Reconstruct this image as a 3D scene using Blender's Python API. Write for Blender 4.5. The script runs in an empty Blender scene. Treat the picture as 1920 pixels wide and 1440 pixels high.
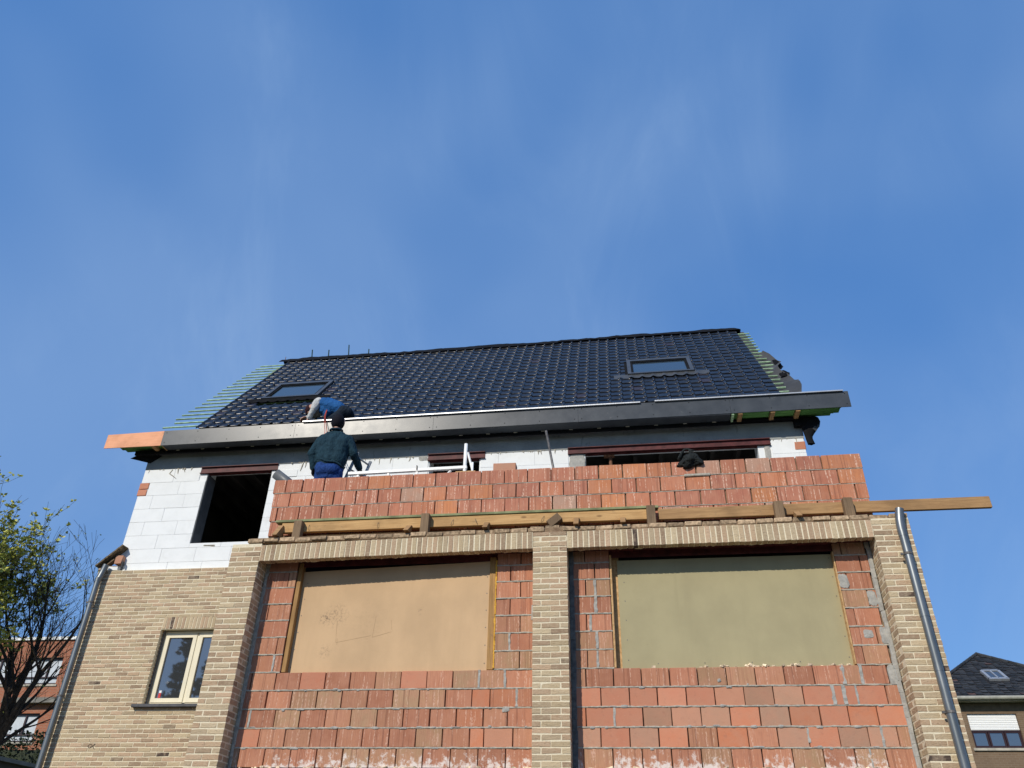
import bpy, bmesh, math, random
import numpy as np
from mathutils import Vector, Matrix, Euler, noise
random.seed(7)
sc = bpy.context.scene
COL = sc.collection
R = math.radians

# ------------------------------------------------------------------ camera
def cam_setup():
    yaw, pitch, roll = R(-8.818), R(33.096), R(1.3876)
    cy, sy = math.cos(yaw), math.sin(yaw)
    fw = Vector((sy*math.cos(pitch), cy*math.cos(pitch), math.sin(pitch)))
    r0 = Vector((cy, -sy, 0)); u0 = r0.cross(fw)
    r = math.cos(roll)*r0 + math.sin(roll)*u0
    u = -math.sin(roll)*r0 + math.cos(roll)*u0
    cd = bpy.data.cameras.new('camera'); co = bpy.data.objects.new('camera', cd); COL.objects.link(co)
    m = Matrix.Identity(4)
    for i in range(3):
        m[i][0] = r[i]; m[i][1] = u[i]; m[i][2] = -fw[i]
    m[0][3], m[1][3], m[2][3] = 0.0, -8.678, 1.6
    co.matrix_world = m
    cd.sensor_width = 36; cd.lens = 1470.92/1920*36; cd.clip_start = .05; cd.clip_end = 2000
    sc.camera = co
cam_setup()

# ------------------------------------------------------------------ light
SUN = Vector((-0.46, -1.0, 0.70)).normalized()      # towards the sun
EL = math.asin(SUN.z); AZ = math.atan2(SUN.x, SUN.y)
w = bpy.data.worlds.new('World'); sc.world = w; w.use_nodes = True
def world_setup():
    nt = w.node_tree; nt.nodes.clear(); N = nt.nodes.new; L = nt.links.new
    out = N('ShaderNodeOutputWorld'); bg = N('ShaderNodeBackground'); L(bg.outputs[0], out.inputs[0])
    sky = N('ShaderNodeTexSky'); sky.sky_type = 'NISHITA'; sky.sun_disc = False
    sky.sun_elevation = EL; sky.sun_rotation = AZ
    sky.altitude = 50; sky.air_density = 1.0; sky.dust_density = 0.25; sky.ozone_density = 2.6
    # thin cirrus veils, laid out by sky direction
    tc = N('ShaderNodeTexCoord')
    def layer(rot, scl, loc, det, dist, p0, p1, rough=.5):
        mp = N('ShaderNodeMapping'); mp.inputs['Rotation'].default_value = rot; mp.inputs['Scale'].default_value = scl
        mp.inputs['Location'].default_value = loc
        L(tc.outputs['Generated'], mp.inputs[0])
        nz = N('ShaderNodeTexNoise'); nz.inputs['Scale'].default_value = 1; nz.inputs['Detail'].default_value = det
        nz.inputs['Roughness'].default_value = rough; nz.inputs['Distortion'].default_value = dist
        L(mp.outputs[0], nz.inputs['Vector'])
        mr = N('ShaderNodeMapRange'); mr.interpolation_type = 'SMOOTHERSTEP'
        mr.inputs[1].default_value = p0; mr.inputs[2].default_value = p1
        L(nz.outputs[0], mr.inputs[0]); return mr.outputs[0]
    a = layer((0, 0, 0), (1.5, 1.5, 1.1), (2.1, 1.2, 2.2), 3, .4, .26, .74)            # broad veils
    b = layer((R(20), R(35), R(10)), (6.5, 2.6, 2.4), (1.7, 2.2, 4.0), 7, .55, .38, .78, .62)   # soft streaks
    ml = N('ShaderNodeMath'); ml.operation = 'MULTIPLY'; L(a, ml.inputs[0]); L(b, ml.inputs[1])
    m2 = N('ShaderNodeMath'); m2.operation = 'MULTIPLY_ADD'; L(a, m2.inputs[0]); m2.inputs[1].default_value = .31
    m3 = N('ShaderNodeMath'); m3.operation = 'MULTIPLY'; L(ml.outputs[0], m3.inputs[0]); m3.inputs[1].default_value = .17
    L(m3.outputs[0], m2.inputs[2])
    # blue deepened the way a phone renders a clear sky
    hs = N('ShaderNodeHueSaturation'); hs.inputs['Saturation'].default_value = 1.32; hs.inputs['Hue'].default_value = .508; L(sky.outputs[0], hs.inputs['Color'])
    ev = N('ShaderNodeMix'); ev.data_type = 'RGBA'; ev.inputs[0].default_value = .62      # even high haze
    L(hs.outputs[0], ev.inputs[6]); ev.inputs[7].default_value = (.78, 2.14, 5.2, 1)
    mix = N('ShaderNodeMix'); mix.data_type = 'RGBA'
    L(m2.outputs[0], mix.inputs[0]); L(ev.outputs[2], mix.inputs[6]); mix.inputs[7].default_value = (3.0, 4.3, 6.3, 1)
    L(mix.outputs[2], bg.inputs[0]); bg.inputs[1].default_value = SKY
SKY = 0.130
world_setup()
sd = bpy.data.lights.new('sun', 'SUN'); so = bpy.data.objects.new('sun', sd); COL.objects.link(so)
sd.energy = 3.85; sd.angle = R(.5); sd.color = (1.0, .935, .82)
so.rotation_euler = (-SUN).to_track_quat('-Z', 'Y').to_euler(); so.location = (-20, -40, 40)
sc.view_settings.view_transform = 'Standard'; sc.view_settings.look = 'None'
sc.view_settings.exposure = 0.0; sc.view_settings.gamma = 1.0; sc.view_settings.use_curve_mapping = False
sc.cycles.max_bounces = 6

# ------------------------------------------------------------------ materials
class NT:
    def __init__(s, name):
        s.m = bpy.data.materials.new(name); s.m.use_nodes = True
        s.t = s.m.node_tree; s.b = s.t.nodes['Principled BSDF']
    def n(s, typ, ins=None, **kw):
        nd = s.t.nodes.new('ShaderNode'+typ)
        for k, v in kw.items(): setattr(nd, k, v)
        for k, v in (ins or {}).items():
            if hasattr(v, 'node') or isinstance(v, bpy.types.NodeSocket): s.t.links.new(v, nd.inputs[k])
            else: nd.inputs[k].default_value = v
        return nd
    def math(s, op, a, b=0.0, c=None):
        d = {0: a, 1: b}
        if c is not None: d[2] = c
        return s.n('Math', d, operation=op).outputs[0]
    def rnd(s):
        o = s.n('ObjectInfo'); g = s.n('NewGeometry')
        return s.math('FRACT', s.math('ADD', o.outputs['Random'], g.outputs['Random Per Island']))
    def co(s, rnd=None, scale=(1, 1, 1), kind='Object'):
        tc = s.n('TexCoord'); v = tc.outputs[kind]
        if rnd is not None:
            off = s.n('CombineXYZ', {0: s.math('MULTIPLY', rnd, 31.0), 1: s.math('MULTIPLY', rnd, 17.0), 2: s.math('MULTIPLY', rnd, 47.0)})
            v = s.n('VectorMath', {0: v, 1: off.outputs[0]}, operation='ADD').outputs[0]
        return s.n('Mapping', {0: v, 3: scale}).outputs[0]
    def noise(s, vec, scale=5, detail=4, rough=.55, dist=0):
        return s.n('TexNoise', {'Vector': vec, 'Scale': scale, 'Detail': detail, 'Roughness': rough, 'Distortion': dist}).outputs[0]
    def ramp(s, fac, stops):
        nd = s.n('ValToRGB', {0: fac}); e = nd.color_ramp.elements
        while len(e) < len(stops): e.new(.5)
        for i, (p, c) in enumerate(stops):
            e[i].position = p; e[i].color = (*c, 1) if len(c) == 3 else c
        return nd.outputs[0]
    def rng(s, v, a, b, c=0., d=1.):
        return s.n('MapRange', {0: v, 1: a, 2: b, 3: c, 4: d}, interpolation_type='SMOOTHSTEP').outputs[0]
    def mix(s, f, a, b, mode='MIX'):
        nd = s.n('Mix', data_type='RGBA', blend_type=mode)
        for i, v in ((0, f), (6, a), (7, b)):
            if isinstance(v, bpy.types.NodeSocket): s.t.links.new(v, nd.inputs[i])
            else: nd.inputs[i].default_value = v if i == 0 else (*v, 1)
        return nd.outputs[2]
    def fin(s, col, rough=.8, spec=.3, bump=None, bs=.3, bd=.01, **kw):
        b = s.b
        def put(k, v):
            if isinstance(v, bpy.types.NodeSocket): s.t.links.new(v, b.inputs[k])
            else: b.inputs[k].default_value = v
        put('Base Color', col if isinstance(col, bpy.types.NodeSocket) else (*col, 1)); put('Roughness', rough); put('Specular IOR Level', spec)
        for k, v in kw.items(): put(k, v)
        if bump is not None:
            bn = s.n('Bump', {'Height': bump, 'Strength': bs, 'Distance': bd}); s.t.links.new(bn.outputs[0], b.inputs['Normal'])
        return s.m

def simple(name, col, rough=.8, spec=.3, var=.25, scale=6, bscale=40, bs=.25, bd=.006, rndv=0.0, **kw):
    s = NT(name); r = s.rnd(); v = s.co(r)
    f = s.rng(s.noise(v, scale, 5), .3, .7, 1-var, 1+var)
    if rndv: f = s.math('MULTIPLY', f, s.math('MULTIPLY_ADD', r, 2*rndv, 1-rndv))
    c = s.n('Mix', {0: 1.0, 6: (*col, 1)}, data_type='RGBA', blend_type='MULTIPLY')
    g = s.n('CombineColor', {0: f, 1: f, 2: f}); s.t.links.new(g.outputs[0], c.inputs[7])
    return s.fin(c.outputs[2], rough, spec, s.noise(v, bscale, 4), bs, bd, **kw)

def m_yellow():
    s = NT('buff_brick'); r = s.rnd(); v = s.co(r)
    base = s.ramp(r, [(0, (.49, .385, .24)), (.14, (.39, .295, .18)), (.28, (.54, .43, .275)), (.42, (.46, .315, .20)), (.55, (.35, .25, .16)), (.68, (.52, .36, .235)), (.80, (.29, .20, .13)), (.9, (.51, .405, .265)), (.978, (.37, .28, .18)), (.984, (.22, .16, .115)), (1, (.24, .175, .125))])
    n1 = s.noise(s.co(r, (1, 1, 2.2)), 26, 6, .65)
    c = s.mix(s.rng(n1, .42, .80, 0, .7), base, (.50, .41, .28))
    n2 = s.noise(v, 55, 5, .7)
    c = s.mix(s.rng(n2, .55, .75, 0, .8), c, (.15, .105, .075))
    burnt = s.math('MULTIPLY', s.rng(r, .976, .986), s.rng(s.noise(v, 9, 3), .40, .55))
    c = s.mix(s.math('MULTIPLY', burnt, .85), c, (.06, .042, .035))
    fold = s.noise(s.co(r, (1, 1, 4)), 14, 3, .5, 1.2)
    h = s.math('ADD', s.math('MULTIPLY', fold, .8), s.math('MULTIPLY', n2, .5))
    return s.fin(c, .9, .2, h, .75, .012)
def m_mortar(name, c1, c2, sc_=30):
    s = NT(name); v = s.co()
    n = s.noise(v, sc_, 6, .65)
    return s.fin(s.mix(s.rng(n, .3, .7), c1, c2), .95, .15, s.noise(v, sc_*3, 4), .5, .01)
def m_red(name, kind):
    s = NT(name); r = s.rnd(); v = s.co(r)
    if kind == 'parapet':
        st = [(0, (.40, .158, .105)), (.3, (.44, .168, .10)), (.5, (.48, .185, .095)), (.7, (.54, .215, .092)), (.85, (.42, .165, .11)), (.985, (.46, .185, .108)), (.992, (.45, .30, .22)), (1, (.46, .32, .25))]
    elif kind == 'plain':
        st = [(0, (.50, .20, .12)), (.3, (.52, .22, .135)), (.5, (.53, .185, .09)), (.7, (.44, .235, .155)), (.88, (.41, .245, .165)), (1, (.40, .22, .14))]
    else:
        st = [(0, (.36, .155, .09)), (.22, (.43, .18, .105)), (.42, (.45, .20, .115)), (.58, (.40, .20, .115)), (.74, (.38, .24, .135)), (.90, (.41, .265, .155)), (1, (.48, .18, .09))]
    base = s.ramp(r, st)
    n0 = s.noise(v, 7, 5, .6)
    c = s.mix(s.rng(n0, .3, .75, 0, .6), base, (.50, .245, .155))
    c = s.mix(s.rng(s.noise(v, 19, 5, .65), .52, .78, 0, .45), c, (.33, .155, .105))
    c = s.mix(s.rng(s.noise(v, 52, 4, .6), .66, .76, 0, .6), c, (.62, .40, .29))
    vr = s.math('FRACT', s.math('MULTIPLY', r, 7.31)); vf = s.math('MULTIPLY_ADD', vr, .24, .90)
    gcol = s.n('CombineColor', {0: vf, 1: vf, 2: vf}).outputs[0]; c = s.mix(1.0, c, gcol, 'MULTIPLY')
    grit = s.noise(v, 130, 3, .7)
    c = s.mix(s.rng(grit, .6, .8, 0, .35), c, (.22, .08, .055))
    h = grit
    if kind != 'plain':
        # combed clay: fine vertical drag lines and a few broken lime-white runs
        vx = s.co(r, (1, .0, .045)); comb = s.noise(vx, 95, 3, .6)
        c = s.mix(s.rng(comb, .38, .75, 0, .38), c, (.27, .10, .07))
        st1 = s.noise(s.co(r, (1, 0, .05)), 46, 1, .5)
        brk = s.noise(s.co(r, (2.2, 0, 1)), 34, 3, .6)
        k = s.math('MULTIPLY', s.rng(st1, .585, .63), s.rng(brk, .44, .56))
        c = s.mix(s.math('MULTIPLY', k, .75 if kind == 'parapet' else .45), c, (.74, .50, .38))
        grv = s.noise(s.co(r, (1, 0, .01)), 24, 1, .4)
        gk = s.rng(grv, .60, .66)
        gk2 = s.math('MULTIPLY', gk, s.rng(grv, .66, .70, 1, 0))
        c = s.mix(s.math('MULTIPLY', gk2, .40), c, (.17, .06, .04))
        h = s.math('ADD', s.math('MULTIPLY', comb, .9), s.math('MULTIPLY', gk2, -1.2))
    if kind == 'salt':
        tc = s.n('TexCoord'); z = s.n('SeparateXYZ', {0: tc.outputs['Object']}).outputs[2]
        sn = s.noise(v, 15, 7, .68)
        lo = s.math('ADD', sn, s.math('MULTIPLY', z, -1.1))
        c = s.mix(s.rng(lo, .5, .66, 0, .85), c, (.74, .66, .60))
    return s.fin(c, .88, .2, h, .5, .006)
def m_aac():
    s = NT('aerated_concrete'); r = s.rnd(); v = s.co(r)
    n = s.noise(v, 5, 5, .6)
    f = s.math('MULTIPLY_ADD', r, .08, .0)
    c = s.mix(s.rng(n, .35, .75, 0, .5), (.80, .81, .80), (.70, .71, .70))
    c = s.mix(f, c, (.55, .55, .53))
    c = s.mix(s.rng(s.noise(v, 2.3, 6, .7), .58, .78, 0, .45), c, (.56, .55, .52))
    c = s.mix(s.rng(s.noise(v, 21, 5, .7), .66, .76, 0, .35), c, (.48, .48, .46))
    pores = s.noise(v, 260, 2, .5)
    return s.fin(c, .95, .1, pores, .35, .003)
def m_wood(name, c1, c2, ax=0, knots=True, scale=1.0, rough=.75, rndv=True):
    s = NT(name); r = s.rnd()
    sc3 = [9, 9, 9]; sc3[ax] = .55
    g = s.noise(s.co(r, tuple(sc3)), 6*scale, 5, .6, .8)
    c = s.mix(s.rng(g, .3, .72), c1, c2)
    sc4 = [60, 60, 60]; sc4[ax] = 1.5
    f = s.noise(s.co(r, tuple(sc4)), 1.5, 3, .6)
    c = s.mix(s.rng(f, .5, .75, 0, .35), c, tuple(x*.55 for x in c1))
    if knots:
        sk = [6, 6, 6]; sk[ax] = 2.6
        vo = s.n('TexVoronoi', {'Vector': s.co(r, tuple(sk)), 'Scale': 1.0}).outputs['Distance']
        c = s.mix(s.rng(vo, .05, .13, .65, 0), c, (.14, .065, .025))
    big = s.noise(s.co(r), 2.2, 4)
    c = s.mix(s.rng(big, .42, .75, 0, .55), c, tuple(x*.55 for x in c2))
    c = s.mix(s.rng(s.noise(s.co(r), 11, 6, .7), .58, .74, 0, .5), c, (.16, .115, .075))
    return s.fin(c, rough, .25, g, .3, .004)
def m_board(name, col, dark, smudge=()):
    s = NT(name); v = s.co()
    n = s.noise(v, 1.6, 6, .6); c = s.mix(s.rng(n, .3, .75, 0, .8), col, tuple(x*.82 for x in col))
    c = s.mix(s.rng(s.noise(s.co(None, (1, 1, .18)), 3.2, 4, .6), .45, .75, 0, .5), c, tuple(x*.80 for x in col))
    fl = s.noise(v, 75, 4, .7); c = s.mix(s.rng(fl, .62, .8, 0, .5), c, dark)
    c = s.mix(s.rng(s.noise(v, 48, 3, .6), .70, .78, 0, .5), c, tuple(min(1, x*1.3) for x in col))
    sm = s.math('MULTIPLY', s.rng(s.noise(v, 3.1, 5, .7), .62, .74), s.rng(s.noise(v, 24, 4, .7), .5, .62))
    c = s.mix(s.math('MULTIPLY', sm, .75), c, dark)
    scr = s.noise(s.co(None, (1, 1, .06)), 9, 3, .5, .3)
    c = s.mix(s.rng(scr, .66, .74, 0, .16), c, dark)
    if smudge:
        tc = s.n('TexCoord'); 
        for (px_, pz_, rad, amt) in smudge:
            d = s.n('VectorMath', {0: tc.outputs['Object'], 1: (px_, .32, pz_)}, operation='DISTANCE').outputs['Value']
            k = s.math('MULTIPLY', s.rng(d, rad*.15, rad, 1, 0), s.rng(s.noise(v, 34, 6, .75), .47, .62))
            c = s.mix(s.math('MULTIPLY', k, amt), c, dark)
    return s.fin(c, .78, .25, fl, .12, .003)
def m_concrete(name, c1, c2):
    s = NT(name); v = s.co()
    n = s.noise(v, 3, 6, .6); c = s.mix(s.rng(n, .3, .7), c1, c2)
    c = s.mix(s.rng(s.noise(v, 60, 4, .7), .62, .72, 0, .6), c, tuple(x*.35 for x in c1))
    dr = s.noise(s.co(None, (1, 1, .35)), 14, 5, .7, 1.)
    c = s.mix(s.rng(dr, .60, .68, 0, .55), c, tuple(x*.4 for x in c1))
    return s.fin(c, .92, .15, s.noise(v, 45, 5), .4, .01)
def m_tile():
    s = NT('black_roof_tile'); r = s.rnd(); v = s.co(r)
    n = s.noise(v, 9, 4)
    c = s.mix(s.rng(n, .35, .7), (.010, .011, .014), (.017, .018, .022))
    c = s.mix(s.math('MULTIPLY', s.rng(r, .965, .985), .6), c, (.045, .03, .035))
    c = s.mix(s.rng(s.noise(v, 13, 5, .7), .58, .8, 0, .3), c, (.05, .05, .05))
    rf = s.math('ADD', s.math('MULTIPLY_ADD', s.noise(v, 30, 3), .16, .17), s.math('MULTIPLY', r, .12))
    return s.fin(c, rf, .36, s.noise(v, 120, 3), .06, .002)
def m_fascia():
    s = NT('anthracite_fibre_cement'); v = s.co()
    n = s.noise(v, 4.5, 5, .6)
    c = s.mix(s.rng(n, .3, .75), (.050, .056, .064), (.066, .073, .082))
    c = s.mix(s.rng(s.noise(v, 6, 6, .75), .60, .76, 0, .4), c, (.17, .17, .165))
    c = s.mix(s.rng(s.noise(s.co(None, (1, 1, .12)), 17, 4, .6), .62, .72, 0, .3), c, (.028, .030, .034))
    rf = s.math('MULTIPLY_ADD', n, .12, .25)
    return s.fin(c, rf, .27, s.noise(v, 90, 3), .05, .002)
def m_zinc():
    s = NT('zinc'); v = s.co(None, (1, 1, .25))
    n = s.noise(v, 9, 5, .65)
    c = s.mix(s.rng(n, .3, .7), (.22, .235, .24), (.14, .155, .16))
    return s.fin(c, s.math('MULTIPLY_ADD', n, .2, .3), .5, Metallic=.65)
def m_glass(name='window_glass', ior=2.9, col=(.045, .048, .05)):
    s = NT(name); return s.fin(col, .02, .5, IOR=ior)
def m_leaf(name, c1, c2, rough=.6):
    s = NT(name); r = s.rnd()
    m = s.fin(s.mix(r, c1, c2), rough, .3)
    return m
def m_shingle():
    s = NT('slate_shingle'); r = s.rnd(); v = s.co(r)
    c = s.mix(r, (.018, .02, .022), (.045, .047, .05))
    c = s.mix(s.math('MULTIPLY', s.rng(r, .95, .97), .5), c, (.13, .06, .045))
    return s.fin(c, .7, .3, s.noise(v, 20, 4), .4, .01)
def m_bgbrick(name, c1, c2, mort, L=.24, H=.075):
    s = NT(name); v = s.co()
    sp = s.n('SeparateXYZ', {0: v}); uv = s.n('CombineXYZ', {0: sp.outputs[0], 1: sp.outputs[2]})
    b = s.n('TexBrick', {'Vector': uv.outputs[0], 'Color1': (*c1, 1), 'Color2': (*c2, 1), 'Mortar': (*mort, 1), 'Scale': 1.0, 'Mortar Size': .012, 'Brick Width': L, 'Row Height': H, 'Bias': 0})
    c = s.mix(s.rng(s.noise(v, 1.5, 5), .35, .75, 0, .35), b.outputs[0], tuple(x*.7 for x in c1))
    return s.fin(c, .9, .2, b.outputs['Fac'], -.4, .01)
def m_cloth(name, c1, c2, sc_=14, bs=.8):
    s = NT(name); v = s.co()
    n = s.noise(v, sc_, 4, .6, .6); c = s.mix(s.rng(n, .3, .7), c1, c2)
    wv = s.noise(s.co(None, (1, 1, .5)), sc_*1.6, 3, .5, 1.5)
    return s.fin(c, .85, .2, wv, bs, .03)

MT = {}
MT['yellow'] = m_yellow()
MT['mortar'] = m_mortar('cream_mortar', (.76, .675, .50), (.66, .58, .42))
MT['cement'] = m_mortar('grey_cement', (.46, .425, .35), (.29, .27, .23), 26)
MT['cement_light'] = m_mortar('light_cement', (.42, .405, .365), (.29, .285, .265), 18)
MT['dirt'] = m_mortar('dirty_mortar', (.30, .21, .13), (.17, .11, .07), 16)
MT['red'] = m_red('combed_clay_block', 'comb'); MT['redp'] = m_red('parapet_clay_block', 'parapet')
MT['redf'] = m_red('smooth_clay_block', 'plain'); MT['reds'] = m_red('salt_stained_clay_block', 'salt')
MT['aac'] = m_aac()
MT['beam'] = m_wood('pine_beam', (.58, .36, .155), (.44, .25, .10))
MT['beam2'] = m_wood('aged_pine', (.43, .255, .115), (.30, .17, .075))
MT['timber'] = m_wood('weathered_timber', (.25, .165, .095), (.16, .105, .06), 2, False)
MT['jamb'] = m_wood('jamb_timber', (.42, .24, .09), (.30, .165, .06), 2, False)
MT['osb'] = m_mortar('osb_edge', (.62, .40, .20), (.42, .25, .11), 30)
MT['foam'] = m_mortar('yellow_foam', (.72, .42, .07), (.60, .31, .05), 40)
MT['greenwood'] = simple('green_treated_batten', (.40, .56, .33), .7, .3, .3, 9, rndv=.15)
MT['greenedge'] = simple('green_edge_strip', (.22, .235, .12), .8, .2, .3, 5)
MT['greenboard'] = m_wood('green_treated_board', (.16, .36, .10), (.10, .26, .07), 0, False)
MT['board1'] = m_board('tan_panel_board', (.585, .395, .225), (.15, .105, .07), ((-3.60, 4.33, .10, .95), (-3.46, 4.37, .20, .55), (-3.55, 3.95, .12, .45), (-3.1, 4.3, .4, .08)))
MT['board2'] = m_board('olive_panel_board', (.385, .335, .195), (.24, .215, .12))
MT['stake'] = simple('dark_green_stake', (.02, .05, .04), .7, .2)
MT['lath'] = simple('pale_lath', (.62, .56, .46), .8, .2)
MT['ladder'] = simple('dull_aluminium', (.34, .34, .33), .5, .4, .15, 12, Metallic=.2)
MT['orange'] = m_wood('salmon_plywood', (.86, .42, .24), (.80, .37, .20), 0, False)
MT['concrete'] = m_concrete('ring_beam_concrete', (.33, .34, .33), (.25, .26, .255))
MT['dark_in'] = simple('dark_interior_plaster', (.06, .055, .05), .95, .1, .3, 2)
MT['steel'] = simple('red_primer_steel', (.085, .020, .020), .55, .25, .35, 8)
MT['tile'] = m_tile(); MT['fascia'] = m_fascia(); MT['zinc'] = m_zinc()
MT['membrane'] = simple('black_membrane', (.008, .008, .009), .85, .12, .3, 5)
MT['membrane2'] = simple('grey_underlay', (.055, .056, .058), .7, .3, .25, 3)
MT['alu'] = simple('bright_aluminium', (.45, .46, .47), .42, .5, .08, 6, Metallic=.55)
MT['frame_dark'] = simple('grey_aluminium_frame', (.055, .058, .062), .38, .5, .15, 6)
MT['cream'] = simple('cream_pvc', (.74, .67, .49), .35, .4, .05, 3, bs=.03)
MT['white'] = simple('white_paint', (.80, .80, .77), .45, .4, .1, 8, bs=.06)
MT['sill'] = simple('bluestone', (.085, .085, .09), .7, .3, .25, 12)
MT['glass'] = m_glass(); MT['glass_roof'] = m_glass('roof_glass', 2.4, (.035, .055, .075))
MT['pipe_grey'] = simple('grey_plastic', (.10, .105, .11), .45, .4, .15, 6)
MT['iron'] = simple('galvanised_iron', (.14, .13, .12), .55, .4, .4, 20, Metallic=.4)
MT['rust'] = simple('rusty_iron', (.20, .10, .06), .8, .2, .4, 20)
MT['bag'] = m_cloth('dark_cloth', (.022, .026, .026), (.012, .014, .014), 20)
MT['rope'] = simple('red_rope', (.42, .07, .05), .7, .2)
MT['oldtile'] = simple('mossy_old_tile', (.16, .125, .08), .95, .1, .5, 16, bs=.6, bd=.02)
MT['rubble'] = simple('pale_rubble', (.58, .47, .33), .95, .1, .4, 30, rndv=.4)
MT['ground'] = simple('trodden_ground', (.115, .10, .08), .95, .1, .3, .6)
MT['grass'] = simple('rough_grass', (.05, .075, .022), .95, .1, .4, .8)
MT['bark'] = simple('bark', (.060, .048, .038), .95, .1, .4, 18, bs=.6, bd=.02)
MT['bud'] = m_leaf('spring_leaf', (.56, .52, .10), (.34, .38, .08))
MT['conifer'] = m_leaf('conifer_needle', (.012, .026, .012), (.028, .045, .018))
MT['hedge'] = m_leaf('hedge_leaf', (.014, .022, .009), (.03, .042, .014))
MT['bg_red'] = m_bgbrick('red_facing_brick', (.40, .135, .07), (.33, .105, .055), (.30, .20, .14))
MT['bg_brown'] = m_bgbrick('brown_facing_brick', (.20, .135, .085), (.165, .11, .07), (.21, .16, .11))
MT['shingle'] = m_shingle()
MT['shutter'] = simple('white_roller_shutter', (.82, .82, .80), .5, .3, .03, 2, bs=.03)
MT['brown_frame'] = simple('dark_brown_frame', (.035, .016, .018), .4, .4, .1)
MT['stone_sill'] = simple('pale_stone', (.42, .38, .31), .8, .2, .15)
MT['gutter'] = simple('pale_gutter', (.34, .33, .27), .5, .4, .15)
MT['render'] = simple('grey_render', (.22, .21, .18), .9, .2, .2, 2)
MT['sticker_red'] = simple('red_sticker', (.5, .04, .04), .5, .3, .02); MT['sticker_white'] = simple('white_sticker', (.75, .75, .75), .5, .3, .02)
MT['skin'] = simple('skin', (.50, .28, .20), .5, .4, .06, 8, bs=.05)
MT['jacket'] = m_cloth('dark_teal_jacket', (.013, .042, .062), (.008, .028, .043))
MT['jeans'] = m_cloth('blue_work_trousers', (.014, .052, .20), (.008, .032, .13))
MT['knit'] = m_cloth('black_knit_cap', (.007, .007, .012), (.004, .004, .008), 60, .4)
MT['glove'] = m_cloth('black_glove', (.010, .010, .012), (.006, .006, .008), 40)
MT['vest'] = m_cloth('blue_vest', (.018, .105, .30), (.012, .075, .22))
MT['sweat'] = m_cloth('light_grey_sweater', (.55, .55, .53), (.46, .46, .45))
MT['navy'] = m_cloth('navy_trousers', (.012, .020, .032), (.007, .013, .022))
MT['cap'] = m_cloth('dark_red_cap', (.035, .010, .014), (.02, .007, .010), 40, .3)

# ------------------------------------------------------------------ mesh helpers
CH_D = []
def _chamfer_def():
    sg = (-1, 1); verts = []; idx = {}
    for sx in sg:
        for sy in sg:
            for sz in sg:
                for a in range(3):
                    idx[(sx, sy, sz, a)] = len(verts); verts.append((sx, sy, sz, a))
    faces = []
    def order(fs):  # convex order about centroid, outward
        pts = [np.array([c*(1.0 if i == v[3] else .8) for i, c in enumerate(v[:3])]) for v in (verts[f] for f in fs)]
        cen = sum(pts)/len(pts); nrm = cen/np.linalg.norm(cen)
        t = pts[0]-cen; t /= np.linalg.norm(t); bt = np.cross(nrm, t)
        return [f for _, f in sorted(zip([math.atan2((q-cen)@bt, (q-cen)@t) for q in pts], fs))]
    for a in range(3):
        for s_ in sg: faces.append(order([idx[k] for k in idx if k[a] == s_ and k[3] == a]))
    for a in range(3):
        b, c = [i for i in range(3) if i != a]
        for s1 in sg:
            for s2 in sg: faces.append(order([idx[k] for k in idx if k[b] == s1 and k[c] == s2 and k[3] in (b, c)]))
    for sx in sg:
        for sy in sg:
            for sz in sg: faces.append(order([idx[(sx, sy, sz, a)] for a in range(3)]))
    return verts, faces
CHV, CHF = _chamfer_def()

class MB:
    def __init__(s): s.v = []; s.f = []; s.mi = []
    def add(s, vs, fs, mi=0):
        o = len(s.v); s.v.extend([tuple(q) for q in vs]); s.f.extend([tuple(i+o for i in f) for f in fs]); s.mi.extend([mi]*len(fs)); return s
    def box(s, x0, x1, y0, y1, z0, z1, mi=0):
        return s.add([(x0, y0, z0), (x1, y0, z0), (x1, y1, z0), (x0, y1, z0), (x0, y0, z1), (x1, y0, z1), (x1, y1, z1), (x0, y1, z1)],
                     [(3, 2, 1, 0), (4, 5, 6, 7), (0, 1, 5, 4), (1, 2, 6, 5), (2, 3, 7, 6), (3, 0, 4, 7)], mi)
    def cbox(s, c, h, b=.003, jit=0.0, rot=None, mi=0):
        vs = []
        for (sx, sy, sz, a) in CHV:
            q = [sg*(h[i] if i == a else h[i]-b) for i, sg in enumerate((sx, sy, sz))]
            if jit: q = [t+random.uniform(-jit, jit) for t in q]
            q = Vector(q)
            if rot is not None: q = rot @ q
            vs.append(tuple(q+Vector(c)))
        return s.add(vs, CHF, mi)
    def tube(s, pts, rad, n=8, caps=True, mi=0):
        pts = [Vector(p) for p in pts]; m = len(pts)
        if not hasattr(rad, '__len__'): rad = [rad]*m
        ref = None; vs = []
        for i, p in enumerate(pts):
            d = (pts[min(i+1, m-1)]-pts[max(i-1, 0)]).normalized()
            if ref is None:
                ref = d.orthogonal().normalized()
            ref = (ref-d*ref.dot(d)).normalized(); bt = d.cross(ref)
            for k in range(n):
                a = 2*math.pi*k/n; vs.append(p+(ref*math.cos(a)+bt*math.sin(a))*rad[i])
        fs = [(i*n+k, i*n+(k+1) % n, (i+1)*n+(k+1) % n, (i+1)*n+k) for i in range(m-1) for k in range(n)]
        if caps: fs += [tuple(range(n-1, -1, -1)), tuple(range((m-1)*n, m*n))]
        return s.add(vs, fs, mi)
    def mesh(s, name, smooth=False, mats=None):
        me = bpy.data.meshes.new(name); me.from_pydata(s.v, [], s.f)
        if smooth: me.polygons.foreach_set('use_smooth', [True]*len(me.polygons))
        if mats:
            for m in mats: me.materials.append(m)
            if len(mats) > 1: me.polygons.foreach_set('material_index', s.mi)
        me.update(); return me

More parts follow.
